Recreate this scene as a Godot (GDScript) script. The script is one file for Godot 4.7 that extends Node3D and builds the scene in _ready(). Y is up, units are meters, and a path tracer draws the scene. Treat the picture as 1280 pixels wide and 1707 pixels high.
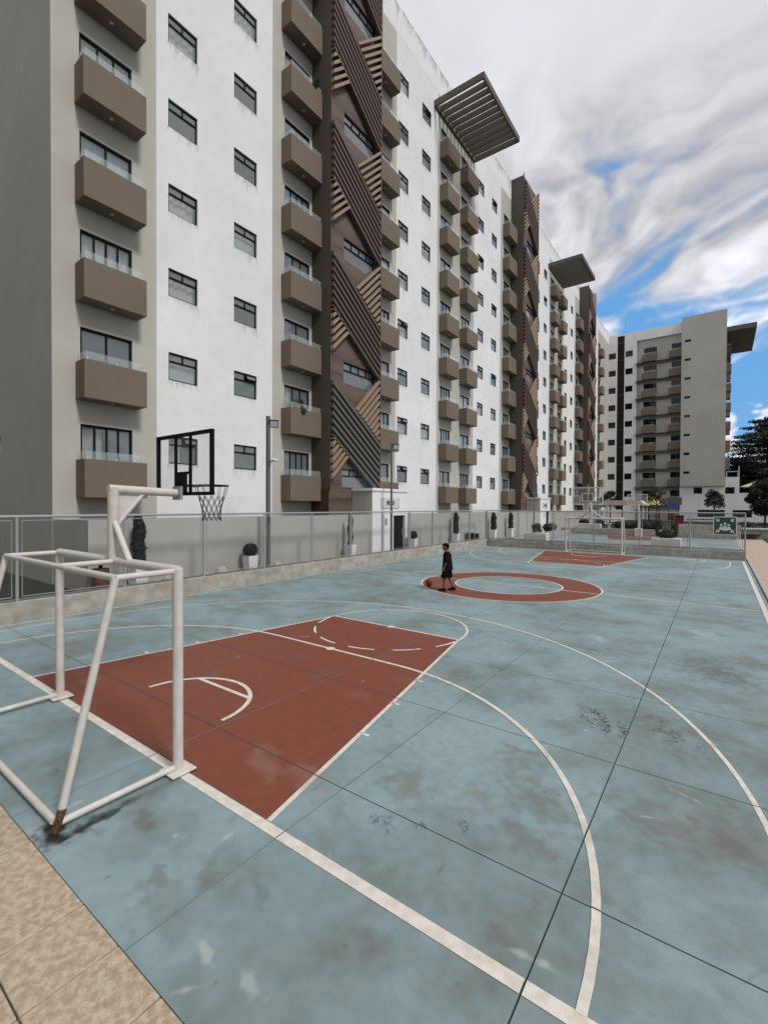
extends Node3D

# ---------------------------------------------------------------- constants read off the photograph (metres)
const XF := -16.6          # facade plane of the long apartment block
const ST := 3.11           # storey height
const PER := 26.85         # the facade pattern repeats at this length
const ZW := -92.0          # facade plane of the wing across the end
const X0 := -13.05         # court floor
const X1 := 1.17
const Z0 := -30.1
const Z1 := -1.32

var M := {}
var T := {}
var taken := {}
var rng := RandomNumberGenerator.new()
var joints_x: Array = []
var joints_z: Array = []

func _ready() -> void:
	rng.seed = 7
	camera_and_light()
	make_materials()
	ground_and_courts()
	main_building()
	wing_building()
	walls_and_fences()
	goals_and_hoops()
	plants_and_pots()
	lamps_and_signs()
	garden()
	person_and_ball()
	trees()

# ================================================================ camera, sky, sun
func camera_and_light() -> void:
	var cam := Camera3D.new()
	cam.name = "camera"
	cam.projection = Camera3D.PROJECTION_PERSPECTIVE
	cam.keep_aspect = Camera3D.KEEP_HEIGHT
	cam.fov = rad_to_deg(2.0 * atan(853.5 / 768.387))
	cam.near = 0.05
	cam.far = 6000.0
	var yaw := deg_to_rad(36.0066)
	var pitch := deg_to_rad(-0.7412)
	var roll := deg_to_rad(0.268)
	var fw := Vector3(-sin(yaw) * cos(pitch), sin(pitch), -cos(yaw) * cos(pitch))
	var r := Vector3(cos(yaw), 0, -sin(yaw))
	var u := r.cross(fw)
	var r2 := r * cos(roll) + u * sin(roll)
	var u2 := -r * sin(roll) + u * cos(roll)
	cam.transform = Transform3D(Basis(r2, u2, -fw), Vector3(0, 2.73, 0))
	add_child(cam)
	cam.current = true

	var sun := DirectionalLight3D.new()
	sun.name = "sun"
	sun.light_energy = 0.6
	sun.light_angular_distance = 11.0
	sun.light_color = Color(1.0, 0.985, 0.97)
	sun.shadow_enabled = true
	add_child(sun)
	sun.look_at_from_position(Vector3(30, 34, 5), Vector3.ZERO)

	var env := Environment.new()
	env.background_mode = Environment.BG_SKY
	var sky := Sky.new()
	var sm := PanoramaSkyMaterial.new()
	sm.panorama = sky_picture()
	sky.sky_material = sm
	env.sky = sky
	env.background_energy_multiplier = 1.0
	env.tonemap_mode = Environment.TONE_MAPPER_LINEAR
	env.tonemap_exposure = 1.24
	env.sdfgi_enabled = true
	env.ssao_enabled = true
	env.ssil_enabled = true
	var we := WorldEnvironment.new()
	we.name = "world_environment"
	we.environment = env
	add_child(we)

func fnl(seed_: int, freq: float, oct := 5, kind := FastNoiseLite.TYPE_SIMPLEX_SMOOTH) -> FastNoiseLite:
	var n := FastNoiseLite.new()
	n.seed = seed_
	n.noise_type = kind
	n.frequency = freq
	n.fractal_type = FastNoiseLite.FRACTAL_FBM
	n.fractal_octaves = oct
	n.fractal_gain = 0.5
	return n

func sstep(a: float, b: float, x: float) -> float:
	var t := clampf((x - a) / (b - a), 0.0, 1.0)
	return t * t * (3.0 - 2.0 * t)

# air and clouds only: a high layer of stratus with torn edges over blue, small cumulus low down
func sky_picture() -> ImageTexture:
	var w := 2048
	var h := 1024
	var img := Image.create(w, h, false, Image.FORMAT_RGBF)
	img.fill(Color(0.16, 0.155, 0.145))
	var big := fnl(12, 2.1, 6)
	var warp := fnl(5, 1.3, 4)
	var fine := fnl(23, 8.0, 5)
	var low := fnl(33, 3.2, 3)
	for y in range(0, h / 2 + 6):
		var el := PI * 0.5 - PI * (y + 0.5) / h
		var sy := sin(el)
		var cy := cos(el)
		var q := 1.0 / (maxf(sy, 0.0) + 0.22)
		var eld := rad_to_deg(el)
		var blue := Color(0.10, 0.29, 0.60).lerp(Color(0.20, 0.43, 0.69), exp(-maxf(eld, 0.0) / 11.0))
		var lo_gap := sstep(25.5, 15.0, eld)
		var grey := sstep(44.0, 30.0, eld)
		for x in w:
			var az := wrapf(TAU * (x + 0.5) / w, -PI, PI)
			var azd := rad_to_deg(az)
			var dx := sin(az) * cy * q
			var dz := -cos(az) * cy * q
			var wx := warp.get_noise_2d(dx, dz)
			var wz := warp.get_noise_2d(dx + 31.0, dz - 17.0)
			var ux := (dx * 0.90 + dz * 0.44) * 0.55 + wx * 0.17
			var uz := -dx * 0.44 + dz * 0.90 + wz * 0.17
			var a := big.get_noise_2d(ux, uz)
			var f := fine.get_noise_2d(ux * 1.2, uz)
			# the deck of cloud is torn open low down over the end of the courts
			var gap := exp(-pow((azd - 3.0) / 26.0, 2.0)) * lo_gap
			var veil := grey * exp(-pow((azd - 3.0) / 40.0, 2.0))
			var cover := sstep(-0.30, 0.50, a * 1.0 + 0.40 * f + 0.95 - gap * 1.08 - veil * 0.50)
			var lum := 0.625 + (0.05 + 0.26 * grey) * a + (0.03 + 0.22 * grey) * f - 0.15 * grey + 0.22 * gap
			var c := blue.lerp(Color(lum * 0.965, lum * 0.975, lum * 1.04), cover)
			if eld < 14.0:
				var lo := low.get_noise_2d(az * 3.0, eld * 0.09)
				var lo2 := low.get_noise_2d(az * 14.0, eld * 0.6)
				var top := 8.0 + lo * 6.5 + lo2 * 1.3
				var k := sstep(top + 0.5, top - 0.5, eld)
				if k > 0.0:
					var l2 := 0.45 + 0.30 * sstep(-4.5, 0.0, eld - top) + 0.16 * lo2
					c = c.lerp(Color(l2 * 0.98, l2 * 0.99, l2 * 1.03), k)
			img.set_pixel(x, y, c)
	return ImageTexture.create_from_image(img)

# ================================================================ materials
func lin(r: float, g: float, b: float) -> Color:
	return Color(r, g, b).linear_to_srgb()

# a tileable texture: noise between two colours (given as linear multipliers), with fine grain on top
func grain(seed_: int, freq: float, lo: Color, hi: Color, size := 512, oct := 5, contrast := 1.6, speck := 0.0) -> ImageTexture:
	var a := fnl(seed_, freq, oct).get_seamless_image(size, size).get_data()
	var b := fnl(seed_ + 50, 0.16, 3).get_seamless_image(size, size).get_data()
	var out := PackedByteArray()
	out.resize(size * size * 3)
	var ls := lo.linear_to_srgb()
	var hs := hi.linear_to_srgb()
	for i in size * size:
		var v := clampf((a[i] / 255.0 - 0.5) * contrast + 0.5, 0.0, 1.0)
		var g := (b[i] / 255.0 - 0.5) * speck
		out[i * 3] = int(clampf(lerpf(ls.r, hs.r, v) + g, 0, 1) * 255)
		out[i * 3 + 1] = int(clampf(lerpf(ls.g, hs.g, v) + g, 0, 1) * 255)
		out[i * 3 + 2] = int(clampf(lerpf(ls.b, hs.b, v) + g, 0, 1) * 255)
	var im := Image.create_from_data(size, size, false, Image.FORMAT_RGB8, out)
	return ImageTexture.create_from_image(im)

# streaks that run down a wall from its top: dark water stains with an outline of their own
func streaks(seed_: int) -> ImageTexture:
	var w := 512
	var h := 256
	var n := fnl(seed_, 0.035, 4)
	var m := fnl(seed_ + 1, 0.11, 3)
	var im := Image.create(w, h, false, Image.FORMAT_RGBA8)
	for x in w:
		var reach := clampf(absf(n.get_noise_2d(x, 0)) * 1.1 + m.get_noise_2d(x * 2.0, 9) * 0.5, 0.0, 1.0)
		for y in h:
			var t := float(y) / h
			var a := 0.0
			if t < reach:
				a = (0.42 + 0.5 * m.get_noise_2d(x * 1.5, y * 0.15)) * (1.0 if t < reach * 0.5 else 0.55)
			im.set_pixel(x, y, Color(0.33, 0.32, 0.31, clampf(a, 0.0, 0.75)))
	return ImageTexture.create_from_image(im)

func mat(called: String, c: Color, rough := 0.8, tex: Texture2D = null, scale := 0.3, metal := 0.0) -> StandardMaterial3D:
	var m := StandardMaterial3D.new()
	m.resource_name = called
	m.albedo_color = c
	m.roughness = rough
	m.metallic = metal
	if tex:
		m.albedo_texture = tex
		m.uv1_triplanar = true
		m.uv1_world_triplanar = true
		m.uv1_scale = Vector3(scale, scale, scale)
		m.uv1_triplanar_sharpness = 8.0
	M[called] = m
	return m

func over(m: StandardMaterial3D, tex: Texture2D, scale: float, blend := BaseMaterial3D.BLEND_MODE_MUL) -> void:
	m.detail_enabled = true
	m.detail_albedo = tex
	m.detail_blend_mode = blend
	m.detail_uv_layer = BaseMaterial3D.DETAIL_UV_2
	m.uv2_triplanar = true
	m.uv2_world_triplanar = true
	m.uv2_scale = Vector3(scale, scale, scale)
	m.uv2_triplanar_sharpness = 8.0

func rough_tex(m: StandardMaterial3D, tex: Texture2D) -> void:
	m.roughness_texture = tex
	m.roughness_texture_channel = BaseMaterial3D.TEXTURE_CHANNEL_GREEN

func make_materials() -> void:
	var white := Color(1, 1, 1)
	T.plaster = grain(3, 0.012, Color(0.945, 0.943, 0.935), white, 512, 5, 1.5, 0.03)
	T.blotch = grain(9, 0.006, Color(0.93, 0.927, 0.915), white, 512, 4, 1.8, 0.0)
	T.concrete = grain(17, 0.010, Color(0.74, 0.73, 0.70), white, 512, 6, 1.7, 0.08)
	T.mould = grain(29, 0.006, Color(0.80, 0.785, 0.75), Color(1, 1, 1), 512, 6, 1.7, 0.03)
	T.floor = grain(41, 0.014, Color(0.86, 0.87, 0.865), white, 512, 6, 1.5, 0.06)
	T.floor2 = grain(43, 0.007, Color(0.74, 0.73, 0.71), white, 512, 6, 2.4, 0.03)
	T.paint = grain(47, 0.016, Color(0.83, 0.815, 0.78), white, 512, 6, 1.8, 0.07)
	T.stone = grain(53, 0.05, Color(0.80, 0.77, 0.72), white, 512, 6, 1.4, 0.26)
	T.leaf = grain(59, 0.05, Color(0.45, 0.5, 0.4), white, 256, 3, 1.8, 0.2)
	T.rust = grain(61, 0.02, Color(0.91, 0.88, 0.84), white, 256, 5, 1.8, 0.04)
	T.grass = grain(67, 0.05, Color(0.35, 0.40, 0.30), white, 512, 5, 2.0, 0.3)
	T.pit0 = grain(56, 0.02, Color(0.25, 0.2, 0.16), Color(1.0, 1.0, 1.0), 256, 5, 3.0, 0.3)
	T.wood = wood_picture()

	var m := mat("white_plaster", lin(0.80, 0.805, 0.815), 0.85, T.plaster, 0.21)
	over(m, T.blotch, 0.053)
	m = mat("grey_plaster", lin(0.48, 0.465, 0.42), 0.85, T.plaster, 0.19)
	over(m, T.blotch, 0.061)
	m = StandardMaterial3D.new()
	m.resource_name = "sill_stain"
	m.albedo_texture = streaks(131)
	m.albedo_color = Color(1.0, 0.97, 0.92, 0.34)
	m.transparency = BaseMaterial3D.TRANSPARENCY_ALPHA
	m.roughness = 0.9
	M.sill_stain = m
	m = mat("end_plaster", lin(0.48, 0.465, 0.42), 0.85, T.plaster, 0.17)
	over(m, T.blotch, 0.049)
	m = mat("balcony_plaster", lin(0.168, 0.134, 0.098), 0.8, T.plaster, 0.43)
	over(m, T.blotch, 0.11)
	m = mat("tower_paint", lin(0.085, 0.069, 0.054), 0.7, T.plaster, 0.27)
	m = mat("pergola_shaded_brown", lin(0.118, 0.099, 0.077), 0.8, T.plaster, 0.5)  # balcony brown darkened; the shade under the slats is put into the colour
	m = mat("tower_strip", lin(0.018, 0.016, 0.015), 0.5)
	m.metallic_specular = 0.25
	m = mat("red_paint", lin(0.085, 0.028, 0.017), 0.7, T.plaster, 0.5)
	m = mat("slat_dark", lin(0.092, 0.062, 0.050), 0.6, T.plaster, 0.9)
	m = mat("slat_green", lin(0.105, 0.098, 0.086), 0.6, T.plaster, 0.9)
	m = mat("slat_tan", lin(0.30, 0.218, 0.155), 0.6, T.plaster, 0.9)
	m = mat("tower_wood", lin(0.135, 0.092, 0.074), 0.6, T.wood, 0.32)
	m = mat("patio_plaster", lin(0.40, 0.39, 0.36), 0.85, T.plaster, 0.23)
	over(m, T.blotch, 0.083)
	m = mat("frame_black", lin(0.008, 0.008, 0.009), 0.5)
	m.metallic_specular = 0.25
	m = mat("room_paint", lin(0.45, 0.44, 0.41), 0.9)
	m = mat("curtain", lin(0.48, 0.47, 0.455), 0.9, T.blotch, 1.3)
	m.backlight_enabled = true
	m.backlight = Color(0.25, 0.25, 0.25)
	m = mat("blind", lin(0.42, 0.44, 0.44), 0.8, T.blotch, 1.1)
	m = mat("glass", Color(0.72, 0.78, 0.79, 0.16), 0.02)
	m.transparency = BaseMaterial3D.TRANSPARENCY_ALPHA
	m.metallic_specular = 0.9
	m.metallic_specular = 0.6
	m = mat("rail_glass", Color(0.80, 0.88, 0.88, 0.14), 0.03)
	m.transparency = BaseMaterial3D.TRANSPARENCY_ALPHA
	m.metallic_specular = 0.4
	m = mat("board_glass", Color(0.86, 0.88, 0.88, 0.07), 0.05)
	m.transparency = BaseMaterial3D.TRANSPARENCY_ALPHA
	m.metallic_specular = 0.3
	m = mat("glass_darkened", Color(0.10, 0.105, 0.115, 0.72), 0.03)  # dark tint stands in for the dark trees that panes would mirror
	m.transparency = BaseMaterial3D.TRANSPARENCY_ALPHA
	m.metallic_specular = 0.5
	m = mat("low_wall", lin(0.44, 0.42, 0.375), 0.9, T.concrete, 0.47)
	over(m, T.mould, 0.29)
	m = mat("galvanised", lin(0.36, 0.365, 0.37), 0.5, T.plaster, 1.7, 0.35)
	m = mat("galvanised_dark", lin(0.15, 0.155, 0.16), 0.5, T.plaster, 1.7, 0.3)
	m = mat("goal_white", lin(0.62, 0.605, 0.58), 0.5, T.rust, 1.1)
	over(m, T.blotch, 0.9)
	m = mat("rusty", lin(0.13, 0.068, 0.038), 0.95, T.pit0, 7.0)
	m = mat("steel_black", lin(0.008, 0.008, 0.009), 0.6)
	m.metallic_specular = 0.2
	m = mat("net_cord", lin(0.055, 0.052, 0.055), 0.9)
	m = mat("rim_red", lin(0.36, 0.05, 0.03), 0.5)
	m = mat("court_blue", lin(0.222, 0.297, 0.308), 0.62, T.floor, 0.67)
	m = mat("court_red", lin(0.205, 0.060, 0.034), 0.58, T.floor, 0.71)
	m = mat("line_white", lin(0.70, 0.665, 0.60), 0.62, T.paint, 0.83)
	for k in ["court_blue", "court_red", "line_white"]:
		m = M[k]
		m.detail_enabled = true
		m.detail_blend_mode = BaseMaterial3D.BLEND_MODE_MIX
		m.detail_uv_layer = BaseMaterial3D.DETAIL_UV_2
		m.metallic_specular = 0.4
	M.court_blue.detail_albedo = dirt_picture(1024, 2048, true)
	M.court_red.detail_albedo = dirt_picture(512, 1024, false)
	M.line_white.detail_albedo = M.court_red.detail_albedo
	m = mat("court_blue_far", lin(0.222, 0.297, 0.308), 0.62, T.floor2, 0.11)
	m = mat("court_red_far", lin(0.205, 0.060, 0.034), 0.58, T.floor2, 0.13)
	m = mat("line_far", lin(0.70, 0.665, 0.60), 0.62, T.paint, 0.5)
	m = mat("joint", lin(0.030, 0.038, 0.042), 0.95)
	T.pit = grain(55, 0.028, Color(0.70, 0.66, 0.60), white, 512, 6, 2.0, 0.12)
	m = mat("paver_a", lin(0.55, 0.455, 0.345), 0.85, T.stone, 1.15)
	over(m, T.pit, 0.83)
	m = mat("paver_b", lin(0.51, 0.425, 0.325), 0.85, T.stone, 0.97)
	over(m, T.pit, 0.71)
	m = mat("path", lin(0.46, 0.365, 0.28), 0.85, T.stone, 0.55)
	m = mat("soil", lin(0.055, 0.045, 0.035), 0.95, T.stone, 0.9)
	m = mat("lawn", lin(0.020, 0.032, 0.014), 0.95, T.grass, 0.6)
	m = mat("asphalt", lin(0.10, 0.098, 0.09), 0.95, T.stone, 0.3)
	m = mat("walk", lin(0.30, 0.285, 0.255), 0.9, T.concrete, 0.5)
	m = mat("pot_white", lin(0.66, 0.655, 0.64), 0.6, T.plaster, 1.1)
	m = mat("planter_grey", lin(0.42, 0.415, 0.40), 0.8, T.concrete, 0.8)
	m = mat("bin_brown", lin(0.095, 0.038, 0.022), 0.55, T.plaster, 1.2)
	m = mat("door_black", lin(0.008, 0.008, 0.008), 0.6)
	m.metallic_specular = 0.1
	m = mat("lens", lin(0.55, 0.55, 0.53), 0.25)
	m = mat("sign_green", lin(0.012, 0.075, 0.045), 0.5)
	m = mat("sign_white", lin(0.62, 0.64, 0.62), 0.5)
	m = mat("letter_dark", lin(0.03, 0.03, 0.03), 0.5)
	m = mat("plate_grey", lin(0.60, 0.605, 0.61), 0.45)
	m = mat("cloth_cream", lin(0.50, 0.47, 0.40), 0.9, T.blotch, 0.8)
	m = mat("bark", lin(0.06, 0.048, 0.036), 0.95, T.stone, 1.5)
	m = mat("tarp_blue", lin(0.05, 0.10, 0.27), 0.6)
	m = mat("plastic_red", lin(0.13, 0.012, 0.02), 0.6)
	m = mat("plastic_yellow", lin(0.42, 0.32, 0.09), 0.5)
	m = mat("skin", lin(0.155, 0.080, 0.053), 0.6)
	m = mat("shirt", lin(0.020, 0.006, 0.008), 0.9, T.blotch, 3.0)
	m.metallic_specular = 0.15
	m = mat("shorts", lin(0.008, 0.007, 0.008), 0.9, T.blotch, 3.0)
	m.metallic_specular = 0.15
	m = mat("shoe", lin(0.030, 0.009, 0.009), 0.7)
	m.metallic_specular = 0.15
	m = mat("hair", lin(0.006, 0.005, 0.005), 0.6)
	m.metallic_specular = 0.15
	m = mat("ball", lin(0.20, 0.055, 0.028), 0.7, T.stone, 5.0)
	m = mat("stone_pale", lin(0.42, 0.40, 0.37), 0.9, T.stone, 1.3)
	for a in [["leaf_dark", 0.009, 0.015, 0.006], ["leaf_mid", 0.030, 0.046, 0.014], ["leaf_bright", 0.075, 0.10, 0.022], ["leaf_cedar", 0.014, 0.019, 0.012], ["leaf_purple", 0.035, 0.022, 0.055]]:
		m = mat(a[0], lin(a[1], a[2], a[3]), 0.75)
		m.vertex_color_use_as_albedo = true
		m.backlight_enabled = true
		m.backlight = Color(0.3, 0.35, 0.15)
		m.cull_mode = BaseMaterial3D.CULL_DISABLED

func wood_picture() -> ImageTexture:
	var s := 512
	var n := fnl(71, 0.012, 5)
	var g := fnl(73, 0.06, 4)
	var im := Image.create(s, s, false, Image.FORMAT_RGB8)
	for y in s:
		var row := int(y / 26.0)
		var tone := 0.78 + 0.22 * absf(sin(row * 12.9898) * 0.97)
		for x in s:
			var off := row * 91.0
			var v := tone + 0.20 * n.get_noise_2d((x + off) * 0.7, y * 3.0) + 0.12 * g.get_noise_2d((x + off) * 0.3, y * 4.0)
			v = clampf(v, 0.3, 1.0)
			im.set_pixel(x, y, Color(v, v * (0.95 + 0.05 * tone), v * (0.92 + 0.06 * tone)))
	return ImageTexture.create_from_image(im)

# stains and a painted sheen on the court floor, each where the photograph shows it; the alpha is how much of the paint it hides
func dirt_picture(w: int, h: int, film: bool) -> ImageTexture:
	var a1 := fnl(81, 0.0045, 6).get_image(w, h, false, false, true).get_data()
	var a2 := fnl(83, 0.016, 6).get_image(w, h, false, false, true).get_data()
	var a3 := fnl(87, 0.09, 3).get_image(w, h, false, false, true).get_data()
	var buf := PackedByteArray()
	buf.resize(w * h * 4)
	if not film:
		buf.fill(0)
	for i in (w * h if film else 0):
		var p := a1[i] / 255.0
		var q := a2[i] / 255.0
		var s := a3[i] / 255.0
		# brown film left by dried puddles, and paler rubbed paint
		var brown := clampf((p * 0.85 + q * 0.60 - 0.62) * 2.3, 0.0, 1.0) * (0.35 + 0.65 * q)
		var pale := clampf((0.80 - p - q * 0.55) * 1.9, 0.0, 1.0) * 0.34
		var a := maxf(brown * 0.86, pale * 0.8)
		a *= 0.5 + 1.0 * s
		var k := i * 4
		if brown * 0.86 >= pale * 0.8:
			buf[k] = 106
			buf[k + 1] = 113
			buf[k + 2] = 108
		else:
			buf[k] = 158
			buf[k + 1] = 184
			buf[k + 2] = 190
		buf[k + 3] = int(clampf(a, 0.0, 1.0) * 255)
	# x, z, radius x, radius z, turn, strength, r, g, b, hard (1 = torn flakes)
	var spots := [
		[0.02, -9.4, 0.55, 0.85, -0.6, 0.85, 84, 78, 70, 0.3], [-1.3, -6.45, 0.16, 0.42, -0.5, 1.0, 36, 34, 33, 1.0], [-1.05, -6.25, 0.20, 0.30, -0.6, 1.0, 62, 50, 44, 1.0],
		[-0.45, -6.55, 0.25, 0.5, -0.6, 0.8, 70, 64, 58, 0.8], [-2.45, -3.8, 0.45, 0.3, 0.6, 0.7, 108, 100, 86, 0.2], [-1.67, -4.85, 0.4, 0.5, -0.3, 0.65, 110, 104, 92, 0.2],
		[-1.3, -4.3, 0.6, 0.35, 0.5, 0.75, 100, 94, 82, 0.25], [-0.4, -4.6, 0.7, 0.4, 0.5, 0.75, 102, 95, 84, 0.25], [0.1, -4.7, 0.5, 0.45, 0.5, 0.7, 104, 97, 86, 0.2],
		[-1.24, -3.7, 0.4, 0.25, 0.4, 0.75, 98, 92, 82, 0.3], [-1.7, -2.25, 0.2, 0.16, 0.3, 0.7, 100, 92, 80, 0.35], [-3.0, -1.95, 0.2, 0.12, 0.4, 0.75, 104, 92, 78, 0.5],
		[-4.46, -1.47, 0.24, 0.15, 0.2, 1.6, 30, 23, 18, 0.65], [-4.58, -1.40, 0.12, 0.08, 0.2, 0.8, 170, 166, 156, 0.7], [-4.33, -1.75, 0.10, 0.42, -0.06, 1.3, 48, 46, 42, 0.55], [-4.30, -1.62, 0.05, 0.3, -0.06, 1.4, 30, 28, 26, 0.6], [-4.0, -2.0, 0.22, 0.10, 0.3, 0.75, 88, 84, 76, 0.7],
		[-4.35, -2.2, 0.1, 0.4, 0.05, 0.6, 84, 84, 80, 0.4], [-2.3, -3.2, 0.15, 0.12, 0.4, 0.7, 70, 92, 124, 0.9], [-2.05, -3.35, 0.08, 0.06, 0.4, 0.8, 62, 84, 120, 0.9], [-1.75, -3.57, 0.16, 0.05, 0.7, 0.75, 66, 86, 118, 0.8], [-1.62, -3.5, 0.12, 0.04, 0.6, 0.75, 70, 88, 116, 0.8],
		[-0.27, -12.1, 0.3, 0.4, -0.6, 0.55, 190, 200, 200, 0.2], [-2.0, -10.4, 0.2, 0.3, -0.6, 0.6, 196, 204, 204, 0.3], [-2.5, -1.62, 0.14, 0.05, 0.2, 0.7, 190, 198, 188, 0.6], [-2.1, -1.66, 0.18, 0.06, 0.1, 0.65, 186, 196, 188, 0.6],
		[-1.7, -1.6, 0.1, 0.06, 0.1, 0.6, 188, 196, 188, 0.6], [-3.9, -3.2, 0.5, 0.22, 0.55, 0.55, 150, 120, 108, 0.35], [-3.3, -3.3, 0.4, 0.25, 0.5, 0.6, 146, 118, 108, 0.4], [-4.9, -2.9, 0.25, 0.12, 0.3, 0.5, 130, 90, 78, 0.4], [-7.8, -3.1, 0.5, 0.2, 0.2, 0.5, 150, 112, 100, 0.4],  # pale film on the red key; its dull sheen is put into the colour
		[-0.5, -2.85, 0.3, 0.2, 0.5, 0.55, 112, 108, 98, 0.3], [-1.2, -2.35, 0.3, 0.1, 0.5, 0.55, 108, 104, 94, 0.4], [-4.2, -5.1, 0.3, 0.2, 0.4, 0.4, 150, 104, 90, 0.4], [-1.8, -4.0, 0.35, 0.3, 0.5, 0.55, 112, 106, 94, 0.25],
		[-2.6, -2.1, 0.25, 0.06, 0.5, 0.55, 96, 92, 84, 0.6], [-3.3, -1.75, 0.2, 0.07, 0.4, 0.6, 100, 90, 78, 0.6], [-0.8, -8.2, 0.4, 0.5, 0.2, 0.45, 112, 108, 98, 0.3], [0.5, -6.2, 0.35, 0.7, -0.5, 0.55, 104, 98, 86, 0.3],
		[0.2, -13.5, 0.4, 1.2, -0.6, 0.5, 116, 112, 104, 0.3], [-10.0, -8.0, 1.4, 0.5, 0.4, 0.45, 106, 112, 112, 0.2], [-11.0, -10.5, 1.2, 0.5, 0.3, 0.45, 104, 112, 112, 0.2], [-9.6, -12.6, 1.0, 0.4, 0.3, 0.4, 106, 112, 112, 0.2]]
	# small dark marks and long scuffs left by shoes and balls
	var dr := RandomNumberGenerator.new()
	dr.seed = 909
	for i in 520:
		var near := pow(dr.randf(), 1.7)
		var zc := lerpf(Z1 - 0.1, -20.0, near)
		var long := dr.randf() < 0.42
		var r0 := dr.randf_range(0.006, 0.022)
		var dark := dr.randi_range(52, 112)
		if dr.randf() < 0.16:
			spots.append([dr.randf_range(X0, X1), zc, r0 * 1.6, r0 * (9.0 if long else 1.6), dr.randf_range(-1.5, 1.5), 0.8, 186, 190, 186, 0.5])
		else:
			spots.append([dr.randf_range(X0, X1), zc, r0, r0 * (dr.randf_range(6, 20) if long else 1.5), dr.randf_range(-1.5, 1.5), 0.9 if not long else 0.6, dark, dark - 2, dark - 8, 0.4])
	for i in 60:
		spots.append([dr.randf_range(X0, X1), dr.randf_range(-16.0, Z1), dr.randf_range(0.1, 0.4), dr.randf_range(0.05, 0.2), dr.randf_range(-1.5, 1.5), dr.randf_range(0.35, 0.7), 100, 98, 92, 0.4])
	var tear := fnl(91, 0.055, 5)
	for sp in spots:
		var rad := maxf(sp[2], sp[3]) * 1.6
		var ca := cos(float(sp[4]))
		var sa := sin(float(sp[4]))
		var px0 := int(clampf((sp[0] - rad - X0) / (X1 - X0) * w, 0, w - 1))
		var px1 := int(clampf((sp[0] + rad - X0) / (X1 - X0) * w, 0, w - 1))
		var pz0 := int(clampf((sp[1] - rad - Z0) / (Z1 - Z0) * h, 0, h - 1))
		var pz1 := int(clampf((sp[1] + rad - Z0) / (Z1 - Z0) * h, 0, h - 1))
		for py in range(pz0, pz1 + 1):
			for px in range(px0, px1 + 1):
				var dx: float = X0 + (px + 0.5) / w * (X1 - X0) - sp[0]
				var dz: float = Z0 + (py + 0.5) / h * (Z1 - Z0) - sp[1]
				var ex: float = (dx * ca + dz * sa) / sp[2]
				var ez: float = (-dx * sa + dz * ca) / sp[3]
				var d := sqrt(ex * ex + ez * ez)
				if d > 1.6:
					continue
				var hard: float = sp[9]
				var fq := 3.4 if hard > 0.75 else 1.0 + hard * 1.2
				var nz := tear.get_noise_2d((px * 0.8 + py * 0.6) * fq, (py * 0.8 - px * 0.6) * fq * (1.9 if hard > 0.75 else 1.0))
				var e := d + nz * 0.75 + (a3[py * w + px] / 255.0 - 0.5) * 0.30
				var al: float = sp[5] * (0.62 if hard < 0.75 else 0.9) * sstep(1.0, lerpf(-0.25, 0.55, hard), e)
				if hard > 0.75:
					al *= sstep(0.20, -0.10, nz) * clampf(0.45 + 2.4 * tear.get_noise_2d(px * 1.1 + 300.0, py * 0.7), 0.0, 1.0)
				var k := (py * w + px) * 4
				var old := buf[k + 3] / 255.0
				if al <= 0.01:
					continue
				var t := al / maxf(al + old * (1.0 - al), 0.001)
				buf[k] = int(lerpf(buf[k], sp[6], t))
				buf[k + 1] = int(lerpf(buf[k + 1], sp[7], t))
				buf[k + 2] = int(lerpf(buf[k + 2], sp[8], t))
				buf[k + 3] = int((al + old * (1.0 - al)) * 255)
	return ImageTexture.create_from_image(Image.create_from_data(w, h, false, Image.FORMAT_RGBA8, buf))

# ================================================================ shape helpers
func st_new() -> SurfaceTool:
	var st := SurfaceTool.new()
	st.begin(Mesh.PRIMITIVE_TRIANGLES)
	return st

func tri(st: SurfaceTool, a: Vector3, b: Vector3, c: Vector3, n: Vector3) -> void:
	if (b - a).cross(c - a).dot(n) > 0.0:
		var t := b
		b = c
		c = t
	for v in [a, b, c]:
		st.set_normal(n)
		st.add_vertex(v)

func quad(st: SurfaceTool, a: Vector3, b: Vector3, c: Vector3, d: Vector3, n: Vector3) -> void:
	tri(st, a, b, c, n)
	tri(st, a, c, d, n)

func bx(st: SurfaceTool, lo: Vector3, hi: Vector3) -> void:
	var v := func(i: int, j: int, k: int) -> Vector3: return Vector3(hi.x if i else lo.x, hi.y if j else lo.y, hi.z if k else lo.z)
	quad(st, v.call(1, 0, 0), v.call(1, 1, 0), v.call(1, 1, 1), v.call(1, 0, 1), Vector3.RIGHT)
	quad(st, v.call(0, 0, 0), v.call(0, 1, 0), v.call(0, 1, 1), v.call(0, 0, 1), Vector3.LEFT)
	quad(st, v.call(0, 1, 0), v.call(1, 1, 0), v.call(1, 1, 1), v.call(0, 1, 1), Vector3.UP)
	quad(st, v.call(0, 0, 0), v.call(1, 0, 0), v.call(1, 0, 1), v.call(0, 0, 1), Vector3.DOWN)
	quad(st, v.call(0, 0, 1), v.call(1, 0, 1), v.call(1, 1, 1), v.call(0, 1, 1), Vector3.BACK)
	quad(st, v.call(0, 0, 0), v.call(1, 0, 0), v.call(1, 1, 0), v.call(0, 1, 0), Vector3.FORWARD)

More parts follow.
